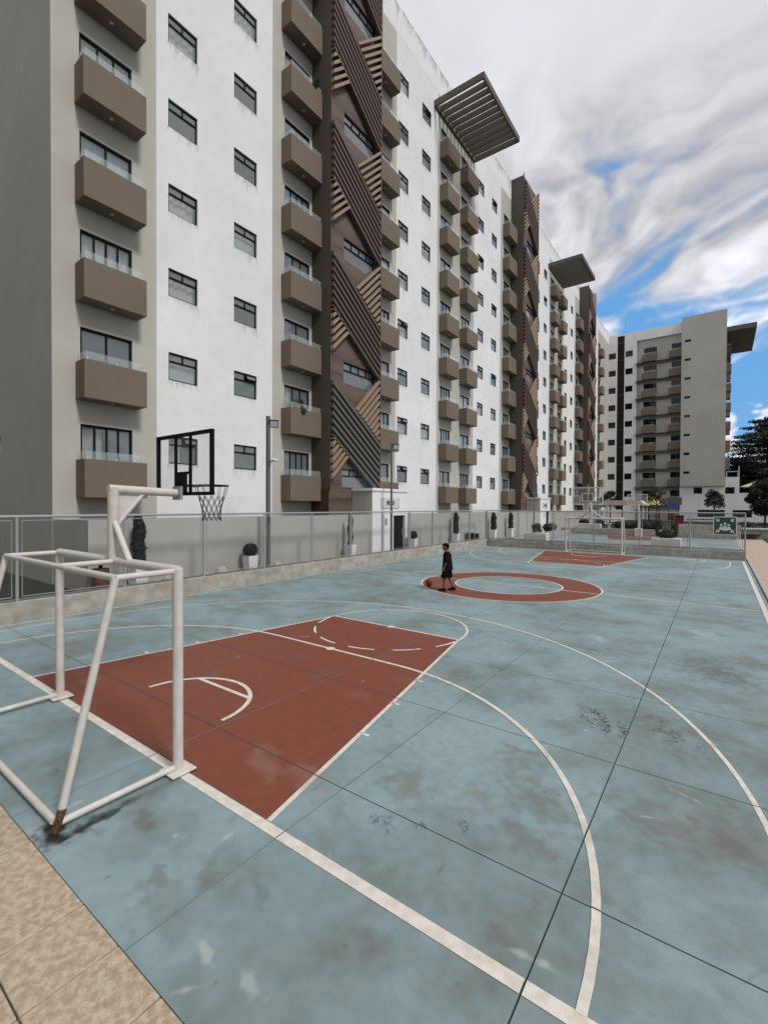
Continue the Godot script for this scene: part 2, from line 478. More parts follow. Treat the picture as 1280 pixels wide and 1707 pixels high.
# a box with chamfered upright and top edges
func cbx(st: SurfaceTool, lo: Vector3, hi: Vector3, c: float) -> void:
	var base := PackedVector2Array([Vector2(lo.x + c, lo.z), Vector2(hi.x - c, lo.z), Vector2(hi.x, lo.z + c), Vector2(hi.x, hi.z - c), Vector2(hi.x - c, hi.z), Vector2(lo.x + c, hi.z), Vector2(lo.x, hi.z - c), Vector2(lo.x, lo.z + c)])
	var top := PackedVector2Array()
	var mid := Vector2((lo.x + hi.x) * 0.5, (lo.z + hi.z) * 0.5)
	for q in base:
		top.append(q + Vector2(-signf(q.x - mid.x), -signf(q.y - mid.y)) * c)
	var n := base.size()
	for i in n:
		var j := (i + 1) % n
		var a := base[i]
		var b := base[j]
		var nn := Vector2(b.y - a.y, a.x - b.x).normalized()
		if nn.dot((a + b) * 0.5 - mid) < 0:
			nn = -nn
		quad(st, Vector3(a.x, lo.y, a.y), Vector3(b.x, lo.y, b.y), Vector3(b.x, hi.y - c, b.y), Vector3(a.x, hi.y - c, a.y), Vector3(nn.x, 0, nn.y))
		quad(st, Vector3(a.x, hi.y - c, a.y), Vector3(b.x, hi.y - c, b.y), Vector3(top[j].x, hi.y, top[j].y), Vector3(top[i].x, hi.y, top[i].y), Vector3(nn.x, 1, nn.y).normalized())
		tri(st, Vector3(mid.x, hi.y, mid.y), Vector3(top[i].x, hi.y, top[i].y), Vector3(top[j].x, hi.y, top[j].y), Vector3.UP)
		tri(st, Vector3(mid.x, lo.y, mid.y), Vector3(a.x, lo.y, a.y), Vector3(b.x, lo.y, b.y), Vector3.DOWN)

# a pipe of one or two radii, closed at both ends
func tube(st: SurfaceTool, a: Vector3, b: Vector3, r0: float, r1 := -1.0, seg := 10) -> void:
	if r1 < 0.0:
		r1 = r0
	var ax := (b - a).normalized()
	var s := ax.cross(Vector3.UP if absf(ax.y) < 0.9 else Vector3.RIGHT).normalized()
	var t := ax.cross(s)
	for i in seg:
		var p := TAU * i / seg
		var q := TAU * (i + 1) / seg
		var n0 := s * cos(p) + t * sin(p)
		var n1 := s * cos(q) + t * sin(q)
		var vs := [a + n0 * r0, a + n1 * r0, b + n1 * r1, b + n0 * r1]
		var ns := [n0, n1, n1, n0]
		for k in [0, 2, 1, 0, 3, 2]:
			st.set_normal(ns[k])
			st.add_vertex(vs[k])
		tri(st, a, a + n0 * r0, a + n1 * r0, -ax)
		tri(st, b, b + n0 * r1, b + n1 * r1, ax)

func lathe(st: SurfaceTool, prof: Array, seg := 20, at := Vector3.ZERO) -> void:
	for i in seg:
		var p := TAU * i / seg
		var q := TAU * (i + 1) / seg
		for j in prof.size() - 1:
			var a: Vector2 = prof[j]
			var b: Vector2 = prof[j + 1]
			var nn := Vector2(b.y - a.y, a.x - b.x).normalized()
			if nn.length() < 0.5:
				continue
			var e := [Vector3(cos(p), 0, sin(p)), Vector3(cos(q), 0, sin(q))]
			var vs := [at + e[0] * a.x + Vector3(0, a.y, 0), at + e[1] * a.x + Vector3(0, a.y, 0), at + e[1] * b.x + Vector3(0, b.y, 0), at + e[0] * b.x + Vector3(0, b.y, 0)]
			var ns := [e[0] * nn.x + Vector3(0, nn.y, 0), e[1] * nn.x + Vector3(0, nn.y, 0), e[1] * nn.x + Vector3(0, nn.y, 0), e[0] * nn.x + Vector3(0, nn.y, 0)]
			for k in [0, 1, 2, 0, 2, 3]:
				st.set_normal(ns[k])
				st.add_vertex(vs[k])

# a flat outline in the xy plane made into a plate between z0 and z1
func plate(st: SurfaceTool, poly: PackedVector2Array, z0: float, z1: float) -> void:
	var idx := Geometry2D.triangulate_polygon(poly)
	for i in range(0, idx.size(), 3):
		var a := poly[idx[i]]
		var b := poly[idx[i + 1]]
		var c := poly[idx[i + 2]]
		tri(st, Vector3(a.x, a.y, z1), Vector3(b.x, b.y, z1), Vector3(c.x, c.y, z1), Vector3.BACK)
		tri(st, Vector3(a.x, a.y, z0), Vector3(b.x, b.y, z0), Vector3(c.x, c.y, z0), Vector3.FORWARD)
	var cw := Geometry2D.is_polygon_clockwise(poly)
	for i in poly.size():
		var a := poly[i]
		var b := poly[(i + 1) % poly.size()]
		var n := Vector3(b.y - a.y, a.x - b.x, 0).normalized() * (-1.0 if cw else 1.0)
		quad(st, Vector3(a.x, a.y, z0), Vector3(b.x, b.y, z0), Vector3(b.x, b.y, z1), Vector3(a.x, a.y, z1), n)

func node(called: String, mesh: Mesh, m: Material, parent: Node, at := Vector3.ZERO) -> MeshInstance3D:
	var o := MeshInstance3D.new()
	o.name = called
	o.mesh = mesh
	o.material_override = m
	o.position = at
	parent.add_child(o, true)
	return o

func put(called: String, st: SurfaceTool, m: Material, parent: Node, at := Vector3.ZERO) -> MeshInstance3D:
	return node(called, st.commit(), m, parent, at)

func numbered(called: String) -> String:
	if not taken.has(called):
		taken[called] = 0
		return called
	taken[called] += 1
	return "%s_%03d" % [called, taken[called]]

func thing(called: String, label: String, category: String, at := Vector3.ZERO, turn := 0.0, group := "") -> Node3D:
	var o := Node3D.new()
	o.name = numbered(called)
	add_child(o)
	o.position = at
	o.rotation.y = turn
	tag(o, label, category, group)
	return o

func tag(o: Node, label: String, category: String, group := "") -> void:
	o.set_meta("label", label)
	o.set_meta("category", category)
	if group:
		o.set_meta("group", group)

func setting(called: String, at := Vector3.ZERO) -> Node3D:
	var o := Node3D.new()
	o.name = numbered(called)
	add_child(o)
	o.position = at
	o.set_meta("kind", "structure")
	return o

func part(called: String, parent: Node, at := Vector3.ZERO) -> Node3D:
	var o := Node3D.new()
	o.name = called
	o.position = at
	parent.add_child(o, true)
	return o

func copy(o: Node3D, label := "") -> Node3D:
	var c: Node3D = o.duplicate()
	var base := String(o.name)
	c.name = numbered(base)
	add_child(c)
	if label:
		c.set_meta("label", label)
	return c

# ================================================================ ground and courts
func sheet(st: SurfaceTool, poly: PackedVector2Array, y: float) -> void:
	var idx := Geometry2D.triangulate_polygon(poly)
	for i in range(0, idx.size(), 3):
		var v := [poly[idx[i]], poly[idx[i + 1]], poly[idx[i + 2]]]
		var cr: float = (v[1] - v[0]).cross(v[2] - v[0])
		if absf(cr) < 1e-7:
			continue
		if cr < 0.0:
			v = [v[0], v[2], v[1]]
		for p in v:
			st.set_normal(Vector3.UP)
			st.set_uv(Vector2(p.x, p.y) * 0.5)
			st.set_uv2(Vector2((p.x - X0) / (X1 - X0), (p.y - Z0) / (Z1 - Z0)))
			st.add_vertex(Vector3(p.x, y, p.y))

func rect(x0: float, z0: float, x1: float, z1: float) -> PackedVector2Array:
	return PackedVector2Array([Vector2(x0, z0), Vector2(x1, z0), Vector2(x1, z1), Vector2(x0, z1)])

# paint laid on the slabs: cut where the joints run
func painted(st: SurfaceTool, poly: PackedVector2Array, y: float) -> void:
	var lo := poly[0]
	var hi := poly[0]
	for q in poly:
		lo = lo.min(q)
		hi = hi.max(q)
	for i in joints_x.size() - 1:
		if joints_x[i + 1] < lo.x or joints_x[i] > hi.x:
			continue
		for j in joints_z.size() - 1:
			if joints_z[j + 1] < lo.y or joints_z[j] > hi.y:
				continue
			var g := 0.007
			for r in Geometry2D.intersect_polygons(poly, rect(joints_x[i] + g, joints_z[j] + g, joints_x[i + 1] - g, joints_z[j + 1] - g)):
				sheet(st, r, y)

func stroke(st: SurfaceTool, pts: Array, width: float, y := 0.0036, closed := false) -> void:
	var n := pts.size()
	for i in (n if closed else n - 1):
		var a: Vector2 = pts[i]
		var b: Vector2 = pts[(i + 1) % n]
		var d := (b - a).normalized()
		var s := Vector2(-d.y, d.x) * width * 0.5
		var da := d
		var db := d
		if closed or i > 0:
			da = ((a - pts[(i - 1 + n) % n]).normalized() + d).normalized()
		if closed or i < n - 2:
			db = ((pts[(i + 2) % n] - b).normalized() + d).normalized()
		var sa := Vector2(-da.y, da.x) * width * 0.5 / maxf(0.5, da.dot(d))
		var sb := Vector2(-db.y, db.x) * width * 0.5 / maxf(0.5, db.dot(d))
		painted(st, PackedVector2Array([a + sa, b + sb, b - sb, a - sa]), y)

func arc(c: Vector2, r: float, a0: float, a1: float, n := 32) -> Array:
	var out := []
	for i in n + 1:
		var a := lerpf(a0, a1, float(i) / n)
		out.append(c + Vector2(cos(a), sin(a)) * r)
	return out

func ring_paint(st: SurfaceTool, c: Vector2, r0: float, r1: float, y: float) -> void:
	var n := 64
	for i in n:
		var a := TAU * i / n
		var b := TAU * (i + 1) / n
		var e := Vector2(cos(a), sin(a))
		var f := Vector2(cos(b), sin(b))
		painted(st, PackedVector2Array([c + e * r0, c + e * r1, c + f * r1, c + f * r0]), y)

func flip(pts: Array) -> Array:
	var out := []
	for p in pts:
		out.append(Vector2(p.x, -31.55 - p.y))
	return out

func ground_and_courts() -> void:
	var st := st_new()
	sheet(st, rect(-1500, -2500, 1500, 600), -0.12)
	var g := put("ground", st, M.asphalt, self)
	g.set_meta("kind", "structure")

	# ---- near court: slabs of about two metres with open joints
	for i in 8:
		joints_x.append(lerpf(X0, X1, 0.0) + [0.0, 2.00, 4.03, 6.06, 8.09, 10.14, 12.18, X1 - X0][i])
	joints_z = [Z1]
	var z := -3.35
	while z > Z0 + 0.8:
		joints_z.append(z)
		z -= 2.035
	joints_z.append(Z0)
	joints_z.reverse()
	var court := setting("court_floor")
	court.set_meta("label", "pale blue painted concrete ball court with joints")
	var b := st_new()
	sheet(b, rect(X0 - 0.02, Z0 - 0.02, X1 + 0.02, Z1 + 0.0), -0.016)
	put("joint_bed", b, M.joint, court)
	for i in joints_x.size() - 1:
		for j in joints_z.size() - 1:
			var s := st_new()
			var e := 0.006
			var p := [joints_x[i] + e, joints_z[j] + e, joints_x[i + 1] - e, joints_z[j + 1] - e]
			sheet(s, rect(p[0], p[1], p[2], p[3]), 0.0)
			quad(s, Vector3(p[0], 0, p[1]), Vector3(p[2], 0, p[1]), Vector3(p[2], -0.015, p[1]), Vector3(p[0], -0.015, p[1]), Vector3.FORWARD)
			quad(s, Vector3(p[0], 0, p[3]), Vector3(p[2], 0, p[3]), Vector3(p[2], -0.015, p[3]), Vector3(p[0], -0.015, p[3]), Vector3.BACK)
			quad(s, Vector3(p[0], 0, p[1]), Vector3(p[0], 0, p[3]), Vector3(p[0], -0.015, p[3]), Vector3(p[0], -0.015, p[1]), Vector3.LEFT)
			quad(s, Vector3(p[2], 0, p[1]), Vector3(p[2], 0, p[3]), Vector3(p[2], -0.015, p[3]), Vector3(p[2], -0.015, p[1]), Vector3.RIGHT)
			put("slab", s, M.court_blue, court)
	var cx := -5.97
	var key := [Vector2(-8.74, -2.62), Vector2(-3.12, -2.62), Vector2(-4.28, -8.5), Vector2(-7.68, -8.5)]
	for far in 2:
		var fl := func(a: Array) -> Array: return flip(a) if far else a
		var r := st_new()
		painted(r, PackedVector2Array(fl.call(key)), 0.002)
		put("key_paint", r, M.court_red, court)
		var l := st_new()
		stroke(l, fl.call([key[1], key[2], key[3], key[0]]), 0.052)
		stroke(l, fl.call(arc(Vector2(cx, -8.5), 1.70, 0.0, -PI, 28)), 0.05)
		for k in 6:
			var a0 := PI * (k + 0.18) / 6.0
			stroke(l, fl.call(arc(Vector2(cx, -8.5), 1.70, a0, a0 + PI * 0.62 / 6.0, 4)), 0.05, 0.0048)
		stroke(l, fl.call(arc(Vector2(cx, -3.5), 0.9, 0.0, -PI, 22)), 0.06)
		stroke(l, fl.call([Vector2(cx - 0.62, -4.14), Vector2(cx + 0.66, -4.14)]), 0.06, 0.0048)
		for side in [-1.0, 1.0]:
			for zz in [-4.3, -5.22, -6.12]:
				var xx: float = cx + side * (2.81 - (-2.62 - zz) * 0.1973)
				stroke(l, fl.call([Vector2(xx + side * 0.03, zz), Vector2(xx + side * 0.16, zz)]), 0.05)
		put("key_lines", l, M.line_white, court)
		var t := st_new()
		var side_x := 6.42
		stroke(t, fl.call([Vector2(cx + side_x, -2.6)] + arc(Vector2(cx, -4.02), side_x, 0.0, -PI, 56) + [Vector2(cx - side_x, -2.6)]), 0.05)
		put("three_point_line", t, M.line_white, court)
		var q := st_new()
		stroke(q, fl.call(arc(Vector2(-4.47, -2.6), 3.9, 0.0, -PI * 0.5, 28) + arc(Vector2(-7.47, -2.6), 3.9, -PI * 0.5, -PI, 28)), 0.06, 0.006)
		for c in [Vector2(cx, -6.5), Vector2(cx, -8.5)]:
			painted(q, PackedVector2Array(fl.call(arc(c, 0.09, 0.0, TAU * 0.95, 14))), 0.007)
		put("penalty_line", q, M.line_white, court)
		var e := st_new()
		stroke(e, fl.call([Vector2(-12.85, -2.56), Vector2(1.0, -2.56)]), 0.10, 0.0044)
		put("goal_line", e, M.line_white, court)
	var sd := st_new()
	stroke(sd, [Vector2(-12.88, Z1 - 0.02), Vector2(-12.88, Z0 + 0.6)], 0.07, 0.0085)
	put("side_line", sd, M.line_white, court)
	sd = st_new()
	stroke(sd, [Vector2(1.0, Z1 - 0.02), Vector2(1.0, Z0 + 0.6)], 0.11, 0.0085)
	put("side_line", sd, M.line_white, court)
	var hl := st_new()
	stroke(hl, [Vector2(-12.85, -15.6), Vector2(1.0, -15.6)], 0.06, 0.0048)
	put("half_line", hl, M.line_white, court)
	var rg := st_new()
	ring_paint(rg, Vector2(cx, -15.6), 1.8, 3.0, 0.002)
	put("ring_paint", rg, M.court_red, court)
	var rl := st_new()
	stroke(rl, arc(Vector2(cx, -15.6), 1.8, 0, TAU, 56).slice(0, 56), 0.06, 0.006, true)
	stroke(rl, arc(Vector2(cx, -15.6), 3.0, 0, TAU, 72).slice(0, 72), 0.06, 0.006, true)
	put("ring_line", rl, M.line_white, court)

	# ---- second court beyond the cross wall
	var c2 := setting("second_court")
	c2.set_meta("label", "farther blue court beyond the mesh fence")
	st = st_new()
	sheet(st, rect(-12.3, -49.4, 1.9, -30.45), 0.0)
	put("floor_paint", st, M.court_blue_far, c2)
	st = st_new()
	sheet(st, PackedVector2Array([Vector2(-8.8, -48.9), Vector2(-3.1, -48.9), Vector2(-4.3, -42.9), Vector2(-7.6, -42.9)]), 0.006)
	put("key_paint", st, M.court_red_far, c2)
	st = st_new()
	sheet(st, rect(1.12, -49.2, 1.36, -30.6), 0.006)
	sheet(st, rect(-12.1, -48.98, 1.1, -48.86), 0.008)
	sheet(st, rect(-12.1, -40.2, 1.1, -40.08), 0.008)
	put("court_lines", st, M.line_far, c2)

	# ---- paving where the photographer stands
	var pav := setting("pavement")
	st = st_new()
	sheet(st, rect(-9.0, Z1, 4.0, 4.0), -0.02)
	put("paving_bed", st, M.soil, pav)
	var gap := 0.005
	for i in 24:
		for j in 10:
			var x := -8.98 + i * 0.501
			var zz := Z1 - 0.002 + j * 0.506
			if x + 0.5 > 3.0:
				continue
			var s := st_new()
			cbx(s, Vector3(x + gap, -0.02, zz + gap), Vector3(x + 0.501 - gap, 0.010 + 0.002 * rng.randf(), zz + 0.506 - gap), 0.004)
			put("paver", s, M.paver_a if rng.randf() < 0.6 else M.paver_b, pav)

	# ---- path along the other long side, with its edging
	var path := setting("path")
	st = st_new()
	sheet(st, rect(X1 + 0.14, -51.0, 3.0, Z1), 0.02)
	put("path_surface", st, M.path, path)
	for j in 25:
		st = st_new()
		var za := Z1 - j * 2.0
		cbx(st, Vector3(X1 + 0.01, -0.05, za - 1.99), Vector3(X1 + 0.135, 0.05, za - 0.01), 0.01)
		put("edging", st, M.planter_grey, path)
	st = st_new()
	sheet(st, rect(3.0, -80, 60, 20), 0.03)
	var lawn := put("lawn", st, M.lawn, self)
	lawn.name = numbered("lawn")
	lawn.set_meta("kind", "structure")

	# ---- strip between the fence and the patio wall, and the lawn at the building's end
	st = st_new()
	sheet(st, rect(-14.1, -95, -13.3, -5.5), 0.27)
	var strip := put("walkway", st, M.walk, self)
	strip.set_meta("kind", "structure")
	st = st_new()
	sheet(st, rect(-120, -5.5, -13.3, 60), 0.262)
	lawn = put("end_lawn", st, M.lawn, self)
	lawn.set_meta("kind", "structure")
	st = st_new()
	sheet(st, rect(-13.3, -50.4, -12.3, -30.4), 0.20)
	strip = put("paved_strip", st, M.walk, self)
	strip.set_meta("kind", "structure")
	st = st_new()
	sheet(st, rect(-13.3, -95, 3.0, -50.0), 0.45)
	strip = put("garden_ground", st, M.lawn, self)
	strip.set_meta("kind", "structure")

# ================================================================ buildings
# a wall in the xy plane facing +z with rectangular openings [x0, x1, y0, y1] and their reveals
func wall_holes(st: SurfaceTool, x0: float, x1: float, y0: float, y1: float, holes: Array, z := 0.0, deep := 0.2) -> void:
	var xs := [x0, x1]
	for h in holes:
		for k in 2:
			if not xs.has(h[k]):
				xs.append(h[k])
	xs.sort()
	for i in xs.size() - 1:
		var a: float = xs[i]
		var b: float = xs[i + 1]
		if a < x0 or b > x1 or b - a < 1e-5:
			continue
		var mine := []
		for h in holes:
			if h[0] < b - 1e-5 and h[1] > a + 1e-5:
				mine.append([h[2], h[3]])
		mine.sort_custom(func(p, q): return p[0] < q[0])
		var y := y0
		for h in mine:
			if h[0] > y:
				quad(st, Vector3(a, y, z), Vector3(b, y, z), Vector3(b, h[0], z), Vector3(a, h[0], z), Vector3.BACK)
			y = maxf(y, h[1])
		if y < y1:
			quad(st, Vector3(a, y, z), Vector3(b, y, z), Vector3(b, y1, z), Vector3(a, y1, z), Vector3.BACK)
	for h in holes:
		quad(st, Vector3(h[0], h[2], z), Vector3(h[0], h[3], z), Vector3(h[0], h[3], z - deep), Vector3(h[0], h[2], z - deep), Vector3.RIGHT)
		quad(st, Vector3(h[1], h[2], z), Vector3(h[1], h[3], z), Vector3(h[1], h[3], z - deep), Vector3(h[1], h[2], z - deep), Vector3.LEFT)
		quad(st, Vector3(h[0], h[2], z), Vector3(h[1], h[2], z), Vector3(h[1], h[2], z - deep), Vector3(h[0], h[2], z - deep), Vector3.UP)
		quad(st, Vector3(h[0], h[3], z), Vector3(h[1], h[3], z), Vector3(h[1], h[3], z - deep), Vector3(h[0], h[3], z - deep), Vector3.DOWN)

func bars(list: Array) -> ArrayMesh:
	var st := st_new()
	for b in list:
		bx(st, Vector3(b[0], b[2], b[4]), Vector3(b[1], b[3], b[5]))
	return st.commit()

# a hanging cloth with folds, from x0 to x1; pull gathers its lower edge to one side
func cloth(x0: float, x1: float, y0: float, y1: float, z: float, seed_: int, pull := 0.0) -> ArrayMesh:
	var st := st_new()
	var n := maxi(8, int((x1 - x0) / 0.035))
	var rows := [0.0, 0.5, 1.0] if pull != 0.0 else [0.0, 1.0]
	for j in rows.size() - 1:
		for i in n:
			var v := []
			for c in [[i, j], [i + 1, j], [i + 1, j + 1], [i, j + 1]]:
				var u := float(c[0]) / n
				var t: float = rows[c[1]]
				var ww := (x1 - x0) * (1.0 - 0.45 * absf(pull) * (1.0 - t))
				var xx := (x0 if pull <= 0.0 else x1 - ww) + u * ww
				v.append(Vector3(xx, lerpf(y0, y1, t), z + 0.028 * sin(u * n * 0.9 + seed_ * 1.7) + 0.014 * sin(u * n * 0.37 + seed_)))
			var nn: Vector3 = (v[1] - v[0]).cross(v[3] - v[0]).normalized()
			quad(st, v[0], v[1], v[2], v[3], nn if nn.z > 0 else -nn)
	return st.commit()

var win_kit := {}

func make_window_kit(wd: float, ht: float, key: String) -> void:
	var f := 0.055
	var y1 := ht * 0.655
	var fr := [[0, wd, 0, f, -0.12, -0.06], [0, wd, ht - f, ht, -0.12, -0.06], [0, f, f, ht - f, -0.119, -0.061], [wd - f, wd, f, ht - f, -0.119, -0.061],
		[f, wd - f, y1, y1 + f * 1.2, -0.118, -0.055], [wd * 0.5 - f * 0.5, wd * 0.5 + f * 0.5, y1 + f * 1.2, ht - f, -0.117, -0.056]]
	var k := {}
	k.frame = bars(fr)
	k.pane = bars([[f, wd - f, f, y1, -0.092, -0.086], [f, wd * 0.5 - f * 0.5, y1 + f * 1.2, ht - f, -0.092, -0.086], [wd * 0.5 + f * 0.5, wd - f, y1 + f * 1.2, ht - f, -0.092, -0.086]])
	k.pane_open = bars([[f, wd - f, f, y1, -0.092, -0.086], [f, wd * 0.5 - f * 0.5, y1 + f * 1.2, ht - f, -0.092, -0.086]])
	var sw := wd * 0.5 - f * 1.5
	var sh := ht - f - y1 - f * 1.2
	k.sash = bars([[0, sw, -sh, -sh + 0.035, -0.02, 0.02], [0, sw, -0.035, 0, -0.02, 0.02], [0, 0.035, -sh, 0, -0.02, 0.02], [sw - 0.035, sw, -sh, 0, -0.02, 0.02]])
	k.sash_pane = bars([[0.035, sw - 0.035, -sh + 0.035, -0.035, -0.003, 0.003]])
	k.full = []
	for i in 3:
		k.full.append(cloth(0.03, wd - 0.03, 0.03, ht - 0.03, -0.26, i))
	k.half = [cloth(0.03, wd * 0.48, 0.03, ht - 0.03, -0.26, 4), cloth(wd * 0.5, wd - 0.03, 0.03, ht - 0.03, -0.26, 5)]
	k.blind = [bars([[0.03, wd - 0.03, ht * 0.5, ht - 0.03, -0.22, -0.215]]), bars([[0.03, wd - 0.03, 0.03, ht - 0.03, -0.22, -0.215]]), bars([[0.03, wd - 0.03, ht * 0.62, ht - 0.03, -0.22, -0.215]])]
	k.wd = wd
	k.ht = ht
	k.y1 = y1
	k.f = f
	win_kit[key] = k

func window(parent: Node, key: String, x: float, y: float, z := 0.0, dress := -1, opened := -1) -> Node3D:
	var gm: Material = M.glass_darkened if key in ["ww", "wv", "e"] else M.glass
	var k: Dictionary = win_kit[key]
	var w := part("window", parent, Vector3(x, y, z))
	node("frame", k.frame, M.frame_black, w)
	if opened < 0:
		opened = 1 if rng.randf() < 0.16 else 0
	if dress < 0:
		dress = rng.randi_range(0, 8)
	node("pane", k.pane_open if opened else k.pane, gm, w)
	if opened:
		var s := node("sash", k.sash, M.frame_black, w, Vector3(k.wd * 0.5 + k.f * 0.5, k.ht - k.f, -0.04))
		s.rotation.x = -0.45
		var sp := node("sash_pane", k.sash_pane, gm, w, s.position)
		sp.rotation.x = -0.45
	if key == "w" and x < 30.0:
		# run-off from the sill, streaked down the render
		var st := st_new()
		var vs := [Vector3(-0.05, -0.75, 0.003), Vector3(k.wd + 0.05, -0.75, 0.003), Vector3(k.wd + 0.05, 0.0, 0.003), Vector3(-0.05, 0.0, 0.003)]
		var off := rng.randf()
		var us := [Vector2(off, 1), Vector2(off + 0.12, 1), Vector2(off + 0.12, 0), Vector2(off, 0)]
		for q in [0, 2, 1, 0, 3, 2]:
			st.set_normal(Vector3.BACK)
			st.set_uv(us[q])
			st.add_vertex(vs[q])
		put("sill_stain", st, M.sill_stain, w)
	match dress:
		0, 1:
			node("curtain", k.full[rng.randi_range(0, 2)], M.curtain, w)
		2:
			node("curtain", k.half[rng.randi_range(0, 1)], M.curtain, w)
		3, 4:
			node("blind", k.blind[rng.randi_range(0, 2)], M.blind, w)
		_:
			pass
	return w

func make_door_kit(wd: float, ht: float, key: String) -> void:
	var f := 0.07
	var k := {}
	for n in [2, 3, 4]:
		var fr := [[0, wd, 0, f, -0.14, -0.06], [0, wd, ht - f, ht, -0.14, -0.06], [0, f, f, ht - f, -0.139, -0.061], [wd - f, wd, f, ht - f, -0.139, -0.061]]
		var pn := []
		for i in n:
			var a: float = f + (wd - 2 * f) * i / n
			var b: float = f + (wd - 2 * f) * (i + 1) / n
			if i > 0:
				fr.append([a - 0.03, a + 0.03, f, ht - f, -0.138, -0.065])
			pn.append([a + (0.03 if i > 0 else 0.0), b - (0.03 if i < n - 1 else 0.0), f, ht - f, -0.104, -0.098])
		k["frame%d" % n] = bars(fr)
		k["pane%d" % n] = bars(pn)
	k.full = [cloth(0.06, wd - 0.06, 0.03, ht - 0.05, -0.30, 1), cloth(0.06, wd - 0.06, 0.03, ht - 0.05, -0.30, 2)]
	k.left = [cloth(0.06, wd * 0.46, 0.03, ht - 0.05, -0.30, 3), cloth(0.06, wd * 0.3, 0.03, ht - 0.05, -0.30, 7)]
	k.tied = [cloth(0.06, wd * 0.49, 0.6, ht - 0.05, -0.30, 8, -0.8), cloth(wd * 0.51, wd - 0.06, 0.6, ht - 0.05, -0.30, 9, 0.8)]
	win_kit[key] = k

func balcony_door(parent: Node, key: String, x: float, y: float, z := 0.0, n := 0, dress := -1) -> Node3D:
	var k: Dictionary = win_kit[key]
	var w := part("balcony_door", parent, Vector3(x, y, z))
	if n == 0:
		n = [2, 2, 3, 4][rng.randi_range(0, 3)]
	if dress < 0:
		dress = rng.randi_range(0, 7)
	node("frame", k["frame%d" % n], M.frame_black, w)
	node("pane", k["pane%d" % n], M.glass_darkened if key in ["dw", "dv"] else M.glass, w)
	match dress:
		0, 1:
			node("curtain", k.full[dress], M.curtain, w)
		2, 3:
			node("curtain", k.left[dress - 2], M.curtain, w)
		4:
			for c in k.tied:
				node("curtain", c, M.curtain, w)
	return w

func make_balcony_kit(wd: float, key: String, deep := 0.67) -> void:
	var k := {}
	var t := 0.1
	k.parapet = bars([[0, wd, 0, 0.12, 0.002, deep], [0, wd, 0.12, 1.2, deep - t, deep - 0.001], [0.001, t, 0.12, 1.199, 0.002, deep - t], [wd - t, wd - 0.001, 0.12, 1.199, 0.002, deep - t]])
	k.glass = bars([[0.05, wd - 0.05, 1.2, 1.46, deep - 0.06, deep - 0.048], [0.045, 0.057, 1.2, 1.46, 0.02, deep - 0.06], [wd - 0.057, wd - 0.045, 1.2, 1.46, 0.02, deep - 0.06]])
	var st := st_new()
	for xx in [0.10, wd * 0.5, wd - 0.10]:
		bx(st, Vector3(xx - 0.015, 1.199, deep - 0.075), Vector3(xx + 0.015, 1.27, deep - 0.035))
	k.clip = st.commit()
	st = st_new()
	lathe(st, [Vector2(0.0, -0.012), Vector2(0.06, -0.012), Vector2(0.06, 0.0)], 14, Vector3(wd * 0.5, 0, deep * 0.5))
	k.lamp = st.commit()
	win_kit[key] = k

func balcony(parent: Node, key: String, x: float, y: float, z := 0.0, near := true) -> Node3D:
	var k: Dictionary = win_kit[key]
	var b := part("balcony", parent, Vector3(x, y, z))
	node("parapet", k.parapet, M.balcony_plaster, b)
	node("glass_rail", k.glass, M.rail_glass, b)
	if near:
		node("glass_clip", k.clip, M.plate_grey, b)
		node("downlight", k.lamp, M.plate_grey, b)
	return b

